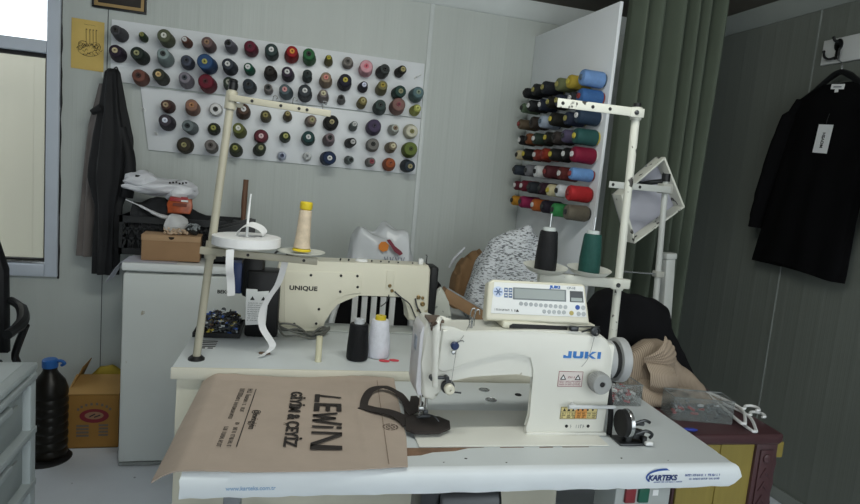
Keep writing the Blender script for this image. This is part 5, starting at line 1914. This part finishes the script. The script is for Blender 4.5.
flat_arm('upper_arm', -0.282, 0.868, -0.005, 0.867, 0.026, (0.016, 0.110, 0.165))
b_ = MB()
b_.box((-0.138, -0.012, 0.350), (0.300, 0.022, 0.030), T(0, 0, 0) @ rot('Y', 1.5), 0.003)
la = b_.build('lower_arm', M_chip, p)
for z, x in ((0.866, -0.0198), (0.346, -0.008)):
    b_ = MB()
    b_.cyl((x, 0, z - 0.018), (x, 0, z + 0.018), 0.0165, n=18)
    b_.b2(x - 0.030, x + 0.008, -0.024, -0.008, z - 0.014, z + 0.014, bev=0.003)
    c_ = b_.build('collar', M_chip, p)
    b_ = MB()
    b_.lathe([(0.007, 0), (0.007, 0.003), (0.004, 0.005), (0, 0.004)], front(x - 0.013, -0.024, z), 12)
    b_.build('bolt', M_dsteel, c_)
for x in (-0.260, -0.118):
    mb = MB()
    mb.lathe([(0, 0.0), (0.024, 0.0), (0.052, 0.008), (0.066, 0.022), (0.067, 0.0235), (0.052, 0.011), (0.022, 0.003), (0, 0.003)], T(x, -0.012, 0.368) @ rot('X', 5), 36)
    pl = mb.build('plate', mat('white_saucer', 'd3d4cc', 0.3, var=0.04), p)
    mb = MB()
    mb.cyl((x, -0.012, 0.356), (x, -0.012, 0.372), 0.007, n=10)
    mb.cyl((x, -0.012, 0.370), (x + 0.002, -0.012, 0.548), 0.0028, n=8)
    mb.build('spindle', M_steel, pl)
for x, lb, hx in ((-0.260, 'black thread cone on the left saucer of the right thread stand', '18191c'), (-0.118, 'dark green thread cone on the right saucer of the right thread stand', '1f4a44')):
    q = FA.pt(1.186 + x, 0.50 - 0.012, 0.0006 + 0.3745)
    root = thing('thread_cone', lb, 'thread cone', q, FA.deg)
    mb = MB()
    L, R, r_ = 0.122, 0.0325, 0.0265
    mb.lathe([(0.012, 0.003), (R * 0.94, 0.003), (R, 0.008), (R * 0.985, L * 0.4), (r_ + (R - r_) * 0.25, L * 0.8), (r_, L - 0.006), (r_ * 0.9, L), (0.012, L)], None, 28, close=False)
    mb.build('thread', mat('cone_' + hx, hx, 0.6, var=0.10, scale=60, bump=0.5, bscale=240, spec=0.25), root)
    mb = MB()
    mb.lathe([(0.0052, 0.002), (R * 0.8, 0.0), (R * 0.8, 0.003), (0.012, 0.004), (0.012, L), (0.0195, L + 0.0005), (0.0180, L + 0.010), (0.014, L + 0.011), (0.0052, L + 0.010), (0.0052, 0.002)], None, 22, close=False)
    mb.build('core', mat('pale_core', 'b9c0bf', 0.5), root)

# ------------------------------------------------------------------ bobbin winder and small tray on the front table
p = thing('bobbin_winder', 'black bobbin winder with chrome ring beside the white machine', 'bobbin winder', FA.pt(1.024, 0.128, 0.0006), FA.deg)
AX2 = Matrix(((0, 0, 1, -0.006), (1, 0, 0, 0.0), (0, 1, 0, 0.052), (0, 0, 0, 1)))
mb = MB()
mb.lathe([(0.006, 0.0), (0.030, 0.0), (0.034, 0.003), (0.034, 0.014), (0.030, 0.017), (0.010, 0.014), (0.008, 0.020), (0, 0.020)], AX2, 32)
mb.build('wheel', M_rubber, p)
mb = MB()
mb.lathe([(0.0345, 0.015), (0.036, 0.018), (0.036, 0.024), (0.032, 0.026), (0.030, 0.018)], AX2, 32)
mb.build('chrome_ring', M_steel, p)
mb = MB()
mb.b2(-0.008, 0.075, -0.02, 0.035, 0.0, 0.006, bev=0.002)
mb.b2(0.012, 0.028, -0.012, 0.012, 0.005, 0.06, bev=0.003)
mb.cyl((-0.004, 0, 0.052), (0.062, 0, 0.050), 0.005, n=10)
mb.box((0.045, 0.004, 0.032), (0.030, 0.02, 0.025), rot('Y', 12), 0.004)
mb.tube([(0.03, -0.01, 0.055), (0.055, -0.012, 0.064), (0.072, -0.01, 0.058)], 0.004, 8, 3)
mb.tube([(0.035, -0.016, 0.03), (0.058, -0.02, 0.040), (0.078, -0.018, 0.030), (0.075, -0.014, 0.018)], 0.004, 8, 3)
mb.cyl((0.060, -0.014, 0.006), (0.060, -0.014, 0.022), 0.007, n=10)
mb.build('bracket', M_dsteel, p)
mb = MB()
mb.box((0.068, -0.024, 0.009), (0.022, 0.010, 0.010), None, 0.003)
mb.build('thumb_tab', M_wplastic, p)

M_clear = mat('clear_plastic', '8f9696', 0.10, var=0.0, alpha=0.22, spec=0.5)


def clear_tray(name, label, loc, rz, W_, D_, H_, stuff_cols, seed, n, cat='tray'):
    root = thing(name, label, cat, loc, rz)
    m_ = MB()
    t = 0.002
    m_.b2(0, W_, 0, D_, 0, t)
    m_.b2(0, W_, 0, t, t, H_)
    m_.b2(0, W_, D_ - t, D_, t, H_)
    m_.b2(0, t, t, D_ - t, t, H_)
    m_.b2(W_ - t, W_, t, D_ - t, t, H_)
    m_.build('box', M_clear, root)
    m_ = MB()
    for a in ((0, W_, 0, 0.003), (0, W_, D_ - 0.003, D_), (0, 0.003, 0, D_), (W_ - 0.003, W_, 0, D_)):
        m_.b2(a[0], a[1], a[2], a[3], H_ - 0.003, H_)
    m_.build('rim', mat('clear_rim', '9aa0a0', 0.2, alpha=0.6), root)
    m_ = MB()
    rn = random.Random(seed)
    for k in range(n):
        x, y = rn.uniform(0.018, W_ - 0.018), rn.uniform(0.015, D_ - 0.015)
        z = rn.uniform(0.008, H_ * 0.62)
        m_.m(rn.randrange(len(stuff_cols)))
        q = T(x, y, z) @ rot('Z', rn.uniform(0, 180)) @ rot('Y', rn.uniform(-25, 25))
        if rn.random() < 0.5:
            m_.box((0, 0, 0), (rn.uniform(0.01, 0.026), 0.010, 0.006), q, 0.001)
        else:
            m_.cyl(q @ Vector((-0.011, 0, 0)), q @ Vector((0.011, 0, 0)), 0.004, n=8)
    o_ = m_.build('odds', [mat('odds_' + c, c, 0.5) for c in stuff_cols], root)
    o_['kind'] = 'stuff'
    return root


clear_tray('clear_tray', 'small clear tray of red odds at the right rear of the front table', FA.pt(1.112, 0.372, 0.0006), FA.deg, 0.118, 0.098, 0.066, ['b0343c', 'c05058', '8e8f90', 'd8d8d8'], 3, 60)

# ------------------------------------------------------------------ brown desk beside the sewing table
FD_ = Frame((1.519, 1.377, 0.0), -3.0)
p = thing('desk', 'dark brown topped desk with yellow side panels right of the sewing table', 'desk', FD_.o, FD_.deg)
M_br = mat('dark_brown_lacquer', '4a3235', 0.35, var=0.10, scale=8)
M_ye = mat('mustard_panel', '8c7d3e', 0.55, var=0.08, scale=10, stretch=(5, 5, 0.6))
mb = MB()
mb.prism([(-0.335, 0.0), (-0.02, 0.0), (0.0, 0.012), (0.012, 0.35), (0.03, 0.95), (-0.335, 0.95)], 0.032, None, bev=0.010, z0=0.708, seg=3)
mb.build('top', M_br, p)
mb = MB()
mb.b2(-0.325, -0.065, 0.022, 0.040, 0.08, 0.706)
mb.b2(-0.20, -0.19, 0.018, 0.024, 0.08, 0.706)
mb.b2(-0.04, -0.022, 0.06, 0.92, 0.10, 0.706)
mb.build('panel', M_ye, p)
mb = MB()
zig = []
n = 22
for k in range(n + 1):
    zig.append((-0.012 + 0.005 * (-1) ** k, 0.03 + 0.676 * k / n))
mb.prism([(-0.085, 0.706), (-0.085, 0.0), (-0.012, 0.0)] + zig[:-1] + [(-0.012, 0.706)], 0.05, front(0, 0.062, 0), bev=0.003)
mb.prism([(-0.072, 0.69), (-0.072, 0.03), (-0.028, 0.03), (-0.028, 0.69)], 0.006, front(0, 0.012, 0), bev=0.002)
mb.lathe([(0.014, 0), (0.014, 0.004), (0.008, 0.007), (0, 0.006)], front(-0.05, 0.006, 0.665), 16)
for k in range(14):
    mb.prism([(-0.066, 0.06 + k * 0.042), (-0.050, 0.075 + k * 0.042), (-0.034, 0.06 + k * 0.042), (-0.050, 0.09 + k * 0.042)], 0.004, front(0, 0.0065, 0))
mb.build('leg', M_br, p)
for x, y in ((-0.32, 0.03), (-0.32, 0.88), (-0.03, 0.88)):
    mb = MB()
    mb.b2(x - 0.012, x + 0.035, y, y + 0.045, 0, 0.706, bev=0.004)
    mb.build('leg', M_br, p)
mb = MB()
mb.b2(-0.008, 0.026, 0.03, 0.60, 0.655, 0.704, bev=0.003)
mb.build('rail', M_ye, p)

DT = 0.7406
clear_tray('clear_box', 'long clear plastic box of pens and red odds on the desk', (1.213, 1.500, DT), -14, 0.185, 0.085, 0.072, ['a8363c', '5a5f62', 'c9cdd2', '3a3c40', '3a3c40', '6a7074'], 7, 34, 'box')
mb = MB()
mb.tube([(1.185, 1.425, DT + 0.007), (1.21, 1.415, DT + 0.0075), (1.232, 1.412, DT + 0.007)], [0.004, 0.007, 0.007, 0.004], 8, 4, 0.7)
tag(mb.build('chalk_holder', mat('deep_blue_plastic', '2b3c9c', 0.4)), 'blue plastic piece lying on the desk in front of the clear box', 'marker')


def hanger(loc, rz, label, tilt):
    root = thing('clothes_hanger', label, 'hanger', loc, rz, 'white plastic hangers')
    m_ = MB()
    m_.tube([(-0.128, 0, 0.0), (-0.12, 0, 0.010), (0, 0, 0.050), (0.12, 0, 0.010), (0.128, 0, 0.0), (0.12, 0, -0.006), (0, 0, -0.006), (-0.12, 0, -0.006), (-0.128, 0, 0.0)], 0.0048, 8, 4, cap=False)
    o_ = m_.build('bar', M_wplastic, root)
    k_ = MB()
    k_.tube([(0, 0, 0.048), (0.0, 0, 0.062), (0.020, 0, 0.072), (0.028, 0, 0.092), (0.014, 0, 0.108), (-0.010, 0, 0.102), (-0.014, 0, 0.090)], 0.0045, 8, 5)
    k_.build('hook', M_wplastic, root)
    root.rotation_euler = (math.radians(tilt), 0, math.radians(rz))
    return root


h_ = hanger((1.446, 1.520, DT + 0.0062), 0, 'white plastic hanger lying lower on the desk edge by the clear box', 0)
h_.rotation_euler = (math.radians(88), 0, math.radians(77))
h_ = hanger((1.440, 1.545, DT + 0.0185), 0, 'white plastic hanger lying on top, its hook curving toward the wall', 0)
h_.rotation_euler = (math.radians(87), 0, math.radians(72))

# clothes on the desk
M_bei = mat('beige_striped_cotton', '9a8a78', 0.85, var=0.05, scale=20, bump=0.1)
nt = M_bei.node_tree
_b = nt.nodes['Principled BSDF']
_wv = nt.nodes.new('ShaderNodeTexWave')
_wv.inputs['Scale'].default_value = 60
_wv.inputs['Distortion'].default_value = 0.4
_tc = nt.nodes.new('ShaderNodeTexCoord')
nt.links.new(_tc.outputs['Object'], _wv.inputs['Vector'])
_rp = nt.nodes.new('ShaderNodeValToRGB')
_rp.color_ramp.elements[0].color = lin('7d6e5f')
_rp.color_ramp.elements[1].color = lin('a89886')
_rp.color_ramp.elements[0].position = 0.1
_rp.color_ramp.elements[1].position = 0.4
nt.links.new(_wv.outputs['Fac'], _rp.inputs[0])
nt.links.new(_rp.outputs[0], _b.inputs['Base Color'])
M_blk = mat('black_fabric', '0e0e11', 0.9, var=0.2, scale=10, bump=0.2, spec=0.2)

p = thing('shirt', 'crumpled beige striped shirt heaped on the desk in front of the black garment', 'shirt', (0, 0, 0))


def pleated(mb, fn, nu, nv, th=0.003):
    return mb.sheet(nu, nv, fn, (0, th, 0))


SHY = 1.66
mb = MB()
heap(mb, [(1.176, 0.80), (1.184, 0.87), (1.25, 0.925), (1.30, 0.925), (1.335, 0.885), (1.40, 0.835), (1.47, 0.785), (1.495, 0.75)], SHY, 1.775, DT + 0.0005, 90, 34, 0.020, 9, 0.006, 12, (0.5, 0.2, 1.0), 3.1)
mb.build('body', M_bei, p)


def fan(a, b):
    # gathered top piece: pleats fan out from the left to a wavy right hem
    ang = math.radians(52 - 84 * a)
    pl = math.sin(a * 7 * 2 * PI + 2 * b) * 0.0045 * (0.25 + b)
    r_ = 0.012 + (0.118 + 0.005 * math.sin(a * 7 * 2 * PI + 1.2)) * b
    return Vector((1.186 + r_ * math.cos(ang), SHY - 0.014 - 0.030 * math.sin(PI * min(1, b * 0.9)) + pl + 0.012 * b, 0.880 + r_ * math.sin(ang) * 0.72 + 0.4 * pl))


mb = MB()
mb.sheet(160, 18, fan, (0, 0.003, 0))
mb.build('gathered_piece', M_bei, p)
# open sleeve end: a short tube whose mouth shows
mb = MB()


def slv(a, b):
    t = 2 * PI * a
    cx, cy, cz = 1.20 + 0.105 * b, SHY - 0.030 - 0.010 * math.sin(PI * b), 0.832 - 0.012 * b
    rr = 0.032 + 0.014 * math.sin(PI * (0.25 + 0.6 * b))
    return Vector((cx + 0.010 * math.cos(t + 1), cy + rr * 0.75 * math.cos(t), cz + rr * math.sin(t) + 0.003 * math.sin(5 * t)))


mb.grid(40, 16, slv, cu=True)
mb.solid(0.002)
mb.build('sleeve', M_bei, p)


def drape(a, b):
    x = 1.180 + 0.315 * a
    top = 0.815 - 0.060 * a ** 1.6
    z = top - (top - DT - 0.006) * b ** 1.2
    y = SHY - 0.022 - 0.045 * math.sin(PI * b * 0.55) * (1 - 0.5 * a) + 0.010 * math.sin(a * 9 + b * 4) + 0.006 * math.sin(a * 23 - b * 6)
    return Vector((x, y, z))


mb = MB()
pleated(mb, drape, 60, 20)
mb.build('lower_drape', M_bei, p)

p = thing('black_garment', 'black garment heaped on the desk behind the beige shirt', 'garment', (0, 0, 0))
mb = MB()
heap(mb, [(1.100, 0.86), (1.112, 1.03), (1.15, 1.058), (1.19, 1.063), (1.27, 1.062), (1.334, 1.045), (1.394, 1.005), (1.425, 0.95), (1.470, 0.87), (1.53, 0.79), (1.548, 0.755)], 1.79, 1.94, DT + 0.0005, 90, 30, 0.028, 9, 0.010, 16, (0.7, 0.2, 0.8), 6.3, 0.5)
mb.build('body', M_blk, p)

# ------------------------------------------------------------------ tilted panel on its stand by the curtain
p = thing('lamp_stand', 'pole stand by the curtain holding a tilted square white rimmed panel', 'stand', (1.50, 2.03, DT))
OX, OZ = 1.50, DT
M_pst = mat('pale_grey_stand', 'b9bcb8', 0.4, var=0.05)
mb = MB()
mb.b2(-0.04, 0.115, -0.035, 0.065, 0.0, 0.012, bev=0.003)
mb.build('base', M_dsteel, p)
mb = MB()
mb.cyl((0.006, 0, 0.01), (-0.036, 0, 0.735), 0.0115, n=16)
mb.build('pole', M_pst, p)
mb = MB()
mb.cyl((-0.036, 0, 0.72), (-0.037, 0, 0.75), 0.016, n=12)
mb.build('end_cap', M_black, p)
mb = MB()
mb.b2(-0.030, 0.002, -0.016, 0.016, 0.352, 0.376, bev=0.002)
mb.build('clamp', mat('pale_clamp', 'a9aaa2', 0.45, var=0.1), p)
mb = MB()
mb.b2(-0.056, -0.014, -0.02, 0.02, 0.675, 0.712, bev=0.003)
mb.build('clamp', mat('pale_clamp', 'a9aaa2', 0.45, var=0.1), p)
mb = MB()
M_ = T(-0.285, -0.022, 0.690)
mb.box((0.128, 0, 0), (0.262, 0.005, 0.024), M_, 0.0015)
ar = mb.build('arm', M_pst, p)
mb = MB()
for t in (0.012, 0.125):
    mb.lathe([(0.006, 0), (0.006, 0.0006), (0, 0.0006)], M_ @ Matrix(((1, 0, 0, t), (0, 0, -1, -0.0025), (0, 1, 0, 0), (0, 0, 0, 1))), 14)
mb.build('hole', M_ink, ar)
mb = MB()
mb.cyl((-0.19, -0.005, 0.368), (-0.01, -0.005, 0.364), 0.0035, n=10)
mb.build('rod', M_steel, p)
mb = MB()
mb.b2(0.066, 0.106, 0.022, 0.060, 0.010, 0.415, bev=0.003, M=rot('Y', -4.5) @ T(0.0, 0, 0))
mb.b2(0.062, 0.110, 0.018, 0.064, 0.415, 0.440, bev=0.005, M=rot('Y', -4.5) @ T(0.0, 0, 0))
mb.build('post', M_pst, p)
# panel: a shallow open square box hung on the pole, turned on its corner
quad = [(-0.002, 0.817), (0.120, 0.629), (-0.087, 0.470), (-0.176, 0.654)]
PMx = front(0, 0.135, 0)
mb = MB()
mb.prism(quad, 0.006, PMx)
lp = mb.build('panel', mat('lavender_panel', 'a4a5b0', 0.4, var=0.04), p)
mb = MB()
cen = Vector((sum(v[0] for v in quad) / 4, sum(v[1] for v in quad) / 4))
inn = [tuple(cen + (Vector(v) - cen) * 0.93) for v in quad]
for i in range(4):
    j = (i + 1) % 4
    mb.prism([quad[i], quad[j], inn[j], inn[i]], 0.068, PMx, z0=-0.002, bev=0.002)
mb.build('rim', M_chip, lp)
mb = MB()
mb.tube([(-0.036, 0.0, 0.72), (-0.045, 0.03, 0.718), (-0.06, 0.08, 0.71), (-0.06, 0.13, 0.70)], 0.010, 10, 4)
mb.box((-0.07, 0.122, 0.705), (0.10, 0.012, 0.022), None, 0.002)
mb.build('bracket', M_dsteel, p)

# ------------------------------------------------------------------ curtain
mb = MB()
rnd = random.Random(2)


def cur(a, b):
    x = 1.478 + (1.962 - 1.478) * a
    z = 2.405 - 2.28 * b
    ph = a * 6.2 * 2 * PI + 1.6 * math.sin(a * 9.0) + 0.9 * noise.noise(Vector((a * 5, b * 1.2, 0)))
    amp = 0.044 + 0.024 * noise.noise(Vector((a * 4, b * 1.5, 3)))
    y = 2.448 + amp * math.sin(ph) + 0.010 * math.sin(ph * 2 + 1.0) + 0.012 * noise.noise(Vector((a * 8, b * 2, 7)))
    return Vector((x + 0.010 * math.cos(ph), y, z))


mb.sheet(300, 40, cur, (0, 0.003, 0))
tag(mb.build('curtain', mat('green_curtain', '4d564a', 0.8, var=0.06, scale=6, bump=0.12, bscale=220)), 'long grey-green curtain hanging in folds beside the side board', 'curtain')

# ------------------------------------------------------------------ hook board and black top on the right wall
p = thing('hook_board', 'white hook board with a black double hook on the right wall', 'coat rack', (XR - 0.001, 2.375, 2.13))
mb = MB()
mb.b2(-0.016, 0, -0.60, 0, -0.060, 0.052, bev=0.002, M=rot('X', 0))
mb.build('board', mat('white_hook_board', 'd9dcdc', 0.4, var=0.02), p)
for y in (-0.085, -0.40):
    mb = MB()
    mb.prism([(0.022 * math.cos(2 * PI * k / 16), 0.028 * math.sin(2 * PI * k / 16)) for k in range(16)], 0.006, Matrix(((0, 0, -1, -0.016), (-1, 0, 0, y), (0, 1, 0, 0.018), (0, 0, 0, 1))), bev=0.002)
    mb.prism([(-0.012, -0.045), (0.012, -0.045), (0.009, 0.02), (-0.009, 0.02)], 0.006, Matrix(((0, 0, -1, -0.016), (-1, 0, 0, y), (0, 1, 0, 0.0), (0, 0, 0, 1))), bev=0.002)
    for s in (-1, 1):
        mb.tube([(-0.022, y, -0.034), (-0.040, y + s * 0.018, -0.044), (-0.052, y + s * 0.034, -0.034), (-0.054, y + s * 0.040, -0.012)], 0.005, 8, 4)
        mb.ell((-0.054, y + s * 0.040, -0.010), (0.007, 0.007, 0.007), 10)
    mb.tube([(-0.022, y, 0.03), (-0.045, y, 0.035), (-0.055, y, 0.05)], 0.006, 8, 4)
    mb.build('hook', M_black, p)

HY = 2.235
p = thing('clothes_hanger', 'black hanger carrying the black top on the right wall', 'hanger', (2.405, HY - 0.02, 1.978))
mb = MB()
mb.tube([(0, 0.18, -0.068), (0, 0.10, -0.020), (0, 0.045, 0.018), (0, 0.0, 0.035), (0, -0.045, 0.018), (0, -0.10, -0.020), (0, -0.18, -0.068)], [0.010, 0.013, 0.014, 0.013, 0.014, 0.013, 0.010], 10, 4)
mb.build('bar', M_black, p)
mb = MB()
mb.tube([(0, 0, 0.03), (0, 0, 0.070), (0.004, 0.030, 0.095), (0.012, 0.040, 0.112)], 0.0025, 8, 4)
mb.build('hook', M_steel, p)
p = thing('blouse', 'black long sleeved top with white tag hanging on the right wall', 'top', (2.405, HY - 0.02, -0.022))
mb = MB()
n = 56


def ysec(z, hw, hd, cy, fs):
    return (z, 0.0, cy, hd, hw, fs)


secs = interp([ysec(1.985, 0.080, 0.016, 0.0, 0.1), ysec(1.968, 0.125, 0.026, 0.0, 0.15), ysec(1.93, 0.200, 0.036, 0.0, 0.2), ysec(1.85, 0.214, 0.040, 0.005, 0.3), ysec(1.60, 0.226, 0.040, 0.03, 0.7), ysec(1.35, 0.242, 0.042, 0.055, 1.0), ysec(1.135, 0.258, 0.042, 0.075, 1.2)], 34)
garment(mb, secs, n, 9, 0.007, 2.0)
for v in mb.bm.verts:
    if v.co.z < 1.2:
        v.co.z += 0.020 * math.sin(v.co.y * 9.0) + 0.010
M_btop = mat('black_jersey', '09090b', 0.95, var=0.15, bump=0.1, spec=0.12)
mb.build('body', M_btop, p)
for s in (-1, 1):
    mb = MB()
    mb.tube([(0.0, s * 0.175, 1.925), (-0.004, s * 0.225, 1.83), (-0.008, s * 0.275, 1.62), (-0.010, s * 0.315, 1.42), (-0.012, s * 0.325, 1.315)], [0.040, 0.062, 0.066, 0.062, 0.055, 0.050], 16, 6, 0.55)
    mb.build('sleeve', M_btop, p)
mb = MB()
mb.prism([(-0.033, -0.010), (0.033, -0.010), (0.033, 0.012), (-0.033, 0.012)], 0.0012, Matrix(((0, 0, -1, -0.026), (-1, 0, 0, -0.025), (0, 1, 0, 1.965), (0, 0, 0, 1))) @ rot('Z', -6), z0=0.004)
nl = mb.build('neck_label', M_wplastic, p)
mb = MB()
mb.prism([(-0.009, -0.024), (0.009, -0.024), (0.009, -0.010), (-0.009, -0.010)], 0.0010, Matrix(((0, 0, -1, -0.027), (-1, 0, 0, -0.028), (0, 1, 0, 1.965), (0, 0, 0, 1))), z0=0.0095)
mb.m(1).prism([(-0.02, -0.003), (0.02, -0.003), (0.02, 0.003), (-0.02, 0.003)], 0.0005, Matrix(((0, 0, -1, -0.027), (-1, 0, 0, -0.025), (0, 1, 0, 1.965), (0, 0, 0, 1))) @ rot('Z', -6), z0=0.0045)
mb.build('size_tab', [M_wplastic, mat('label_grey_print', '8a8d90', 0.6)], nl)
TM = Matrix(((0, 0, -1, -0.048), (-1, 0, 0, -0.010), (0, 1, 0, 1.74), (0, 0, 0, 1))) @ rot('Z', -5)
mb = MB()
mb.prism([(-0.037, -0.062), (0.037, -0.062), (0.037, 0.062), (-0.037, 0.062)], 0.0012, TM)
tg = mb.build('hang_tag', mat('white_card', 'dcdfe1', 0.5), p)
text('lettering', 'MOVSH', 0.020, M_ink, tg, TM @ T(0.008, -0.040, 0.0016) @ rot('Z', 90), 0.0006, 1.0)
mb = MB()
mb.tube([(-0.046, -0.012, 1.80), (-0.044, -0.014, 1.83), (-0.036, -0.016, 1.86)], 0.001, 5, 3)
mb.build('tag_string', M_ink, tg)

# ------------------------------------------------------------------ things piled behind the rear table
p = thing('added_support_table', 'unseen grey table added behind the rear sewing table to support the heaped cloth', 'table', (0.70, 2.44, 0))  # hidden table added only to hold up the piled cloth, bag and boxes
mb = MB()
mb.b2(0, 0.72, 0, 0.84, 0.715, 0.745, bev=0.003)
mb.build('top', M_top, p)
for x in (0.03, 0.66):
    for y in (0.03, 0.78):
        mb = MB()
        mb.b2(x, x + 0.03, y, y + 0.03, 0, 0.715)
        mb.build('leg', M_leg, p)
LT = 0.7456
p = thing('printed_fabric', 'black and white patterned fabric heaped behind the control panel', 'fabric', (0, 0, 0))
M_pf = mat('patterned_fabric', 'd9dde2', 0.8, var=0.03, scale=10, spots='6c7074', spot_at=0.53, spot_scale=85, stretch=(0.6, 0.6, 2.4), bump=0.2)
mb = MB()
heap(mb, [(0.966, 0.886), (0.983, 0.938), (1.028, 1.036), (1.072, 1.119), (1.163, 1.170), (1.247, 1.186), (1.295, 1.167), (1.342, 1.095), (1.357, 0.991)], 2.66, 2.86, LT + 0.0005, 80, 36, 0.035, 7, 0.012, 14, (0.9, 0.2, 0.5), 1.7)
mb.build('body', M_pf, p)
p = thing('paper_bag', 'crumpled brown paper bag leaning beside the patterned fabric', 'bag', (0, 0, 0))
mb = MB()
heap(mb, [(0.954, 0.855), (0.965, 0.920), (0.981, 0.997), (1.019, 1.035), (1.074, 1.051), (1.101, 1.029), (1.112, 0.888)], 2.90, 3.03, LT + 0.0005, 60, 34, 0.05, 14, 0.016, 20, (0.9, 0.1, 0.5), 4.0, 0.5)
mb.build('body', mat('brown_paper', '8a6c4c', 0.8, var=0.15, scale=12), p)
mb = MB()
mb.tube([(0.921, 2.93, 0.953), (0.937, 2.92, 0.997), (0.965, 2.91, 1.035), (0.986, 2.905, 1.062)], [0.010, 0.016, 0.016, 0.010], 10, 5, 0.5)
mb.build('plastic_strip', M_bagw, p)
p = thing('flat_carton', 'flat brown cardboard box with grey top leaning down toward the panel', 'box', (0, 0, 0))
mb = MB()
M_ = T(0.905, 2.585, 0.832) @ rot('Y', 27) @ rot('Z', -8)
mb.box((0, 0, 0), (0.25, 0.10, 0.052), M_, 0.003)
mb.build('body', M_card, p)
mb = MB()
mb.box((0.0, 0.0, 0.0285), (0.252, 0.102, 0.004), M_, 0.001)
mb.build('top', mat('grey_card_top', 'a3a9ab', 0.6, var=0.05), p)
p = thing('floral_pouch', 'white cloth wedge with faint pattern right of the cream machine', 'pouch', (0.764, 2.455, LT))
mb = MB()
mb.prism([(-0.062, 0.002), (0.044, 0.002), (0.040, 0.070), (0.020, 0.130), (-0.004, 0.176), (-0.018, 0.192), (-0.030, 0.182), (-0.046, 0.11)], 0.03, front(0, 0.03, 0), bev=0.008)
mb.build('body', mat('pale_patterned_cloth', 'cdd0c6', 0.8, var=0.04, spots='8f958f', spot_at=0.6, spot_scale=40), p)
p = thing('dark_cloth', 'dark cloth bundle between the cream machine and the brown paper bag', 'cloth', (0, 0, 0))
mb = MB()
heap(mb, [(0.715, 0.86), (0.735, 0.925), (0.79, 0.93), (0.822, 0.90), (0.828, 0.80)], 2.66, 2.80, LT + 0.0005, 30, 20, 0.02, 12, 0.006, 18, seed=2.0, sq=0.5)
mb.build('body', M_blk, p)
p = thing('shopping_bag', 'white plastic shopping bag with orange and maroon print behind the cream machine', 'bag', (0, 0, 0))
mb = MB()
heap(mb, [(0.385, 0.98), (0.405, 1.085), (0.435, 1.118), (0.50, 1.135), (0.56, 1.15), (0.62, 1.14), (0.66, 1.12), (0.69, 1.04), (0.70, 0.95)], 2.745, 2.96, 0.4655, 80, 44, 0.035, 12, 0.012, 22, (0.8, 0.2, 0.6), 8.0, 0.22)
mb.build('body', mat('shopping_bag_plastic', 'd2d6da', 0.25, var=0.04, scale=4, alpha=0.9), p)
mb = MB()
for c, pts in ((0, [(0.445, 1.045), (0.465, 1.032), (0.487, 1.040), (0.492, 1.065), (0.475, 1.080), (0.455, 1.078), (0.444, 1.062)]),
               (1, [(0.478, 1.088), (0.495, 1.092), (0.520, 1.062), (0.552, 1.040), (0.560, 1.028), (0.545, 1.020), (0.520, 1.036), (0.500, 1.062)])):
    mb.m(c).prism(pts, 0.002, front(0.068, 2.732, 0.008))
mb.m(2)
for k in range(4):
    x = 0.475 + k * 0.026
    mb.quad_stroke((x, 1.01), (x + 0.010, 0.985), 0.004, front(0.068, 2.732, 0.008), 0.002)
    mb.quad_stroke((x + 0.010, 0.985), (x + 0.016, 1.012), 0.003, front(0.068, 2.732, 0.008), 0.002)
mb.build('printing', [mat('orange_bag_print', 'd07c2a', 0.5), mat('maroon_bag_print', '7c2c3c', 0.5), mat('grey_bag_print', '6a7484', 0.5)], p)
p = thing('black_cloth', 'black mass added on the white plastic chair, filling the gaps behind its slats', 'cloth', (0, 0, 0))  # black shape added to fill the view between the slats
mb = MB()
heap(mb, [(0.325, 0.80), (0.345, 0.885), (0.45, 0.90), (0.56, 0.90), (0.655, 0.885), (0.67, 0.80)], 2.684, 2.735, 0.4605, 40, 20, 0.010, 10, 0.004, 14, seed=5.0, sq=0.3)
mb.build('body', M_blk, p)
# white plastic chair behind the rear table, its slats seen under the machine arm
p = thing('plastic_chair', 'white plastic chair behind the rear table, slats seen under the machine arm', 'chair', (0.497, 2.66, 0))
mb = MB()
for k in range(5):
    x = -0.085 + k * 0.0425
    mb.b2(x - 0.0125, x + 0.0125, -0.006, 0.006, 0.47, 0.845)
mb.build('back_slats', M_wplastic, p)
mb = MB()
mb.tube([(-0.19, 0.01, 0.45), (-0.185, 0.0, 0.70), (-0.15, 0.0, 0.84), (-0.08, 0.0, 0.862), (0.08, 0.0, 0.862), (0.15, 0.0, 0.84), (0.185, 0.0, 0.70), (0.19, 0.01, 0.45)], 0.016, 10, 4, 0.8)
mb.build('back_frame', M_wplastic, p)
mb = MB()
mb.box((0, -0.10, 0.448), (0.40, 0.28, 0.022), None, 0.010)
mb.box((0, 0.19, 0.448), (0.40, 0.32, 0.022), None, 0.010)
mb.build('seat', M_wplastic, p)
for x in (-0.17, 0.17):
    for y in (-0.21, 0.30):
        mb = MB()
        mb.tube([(x, y, 0.44), (x * 1.12, y * 1.08, 0.0)], [0.022, 0.018], 8, 1)
        mb.build('leg', M_wplastic, p)
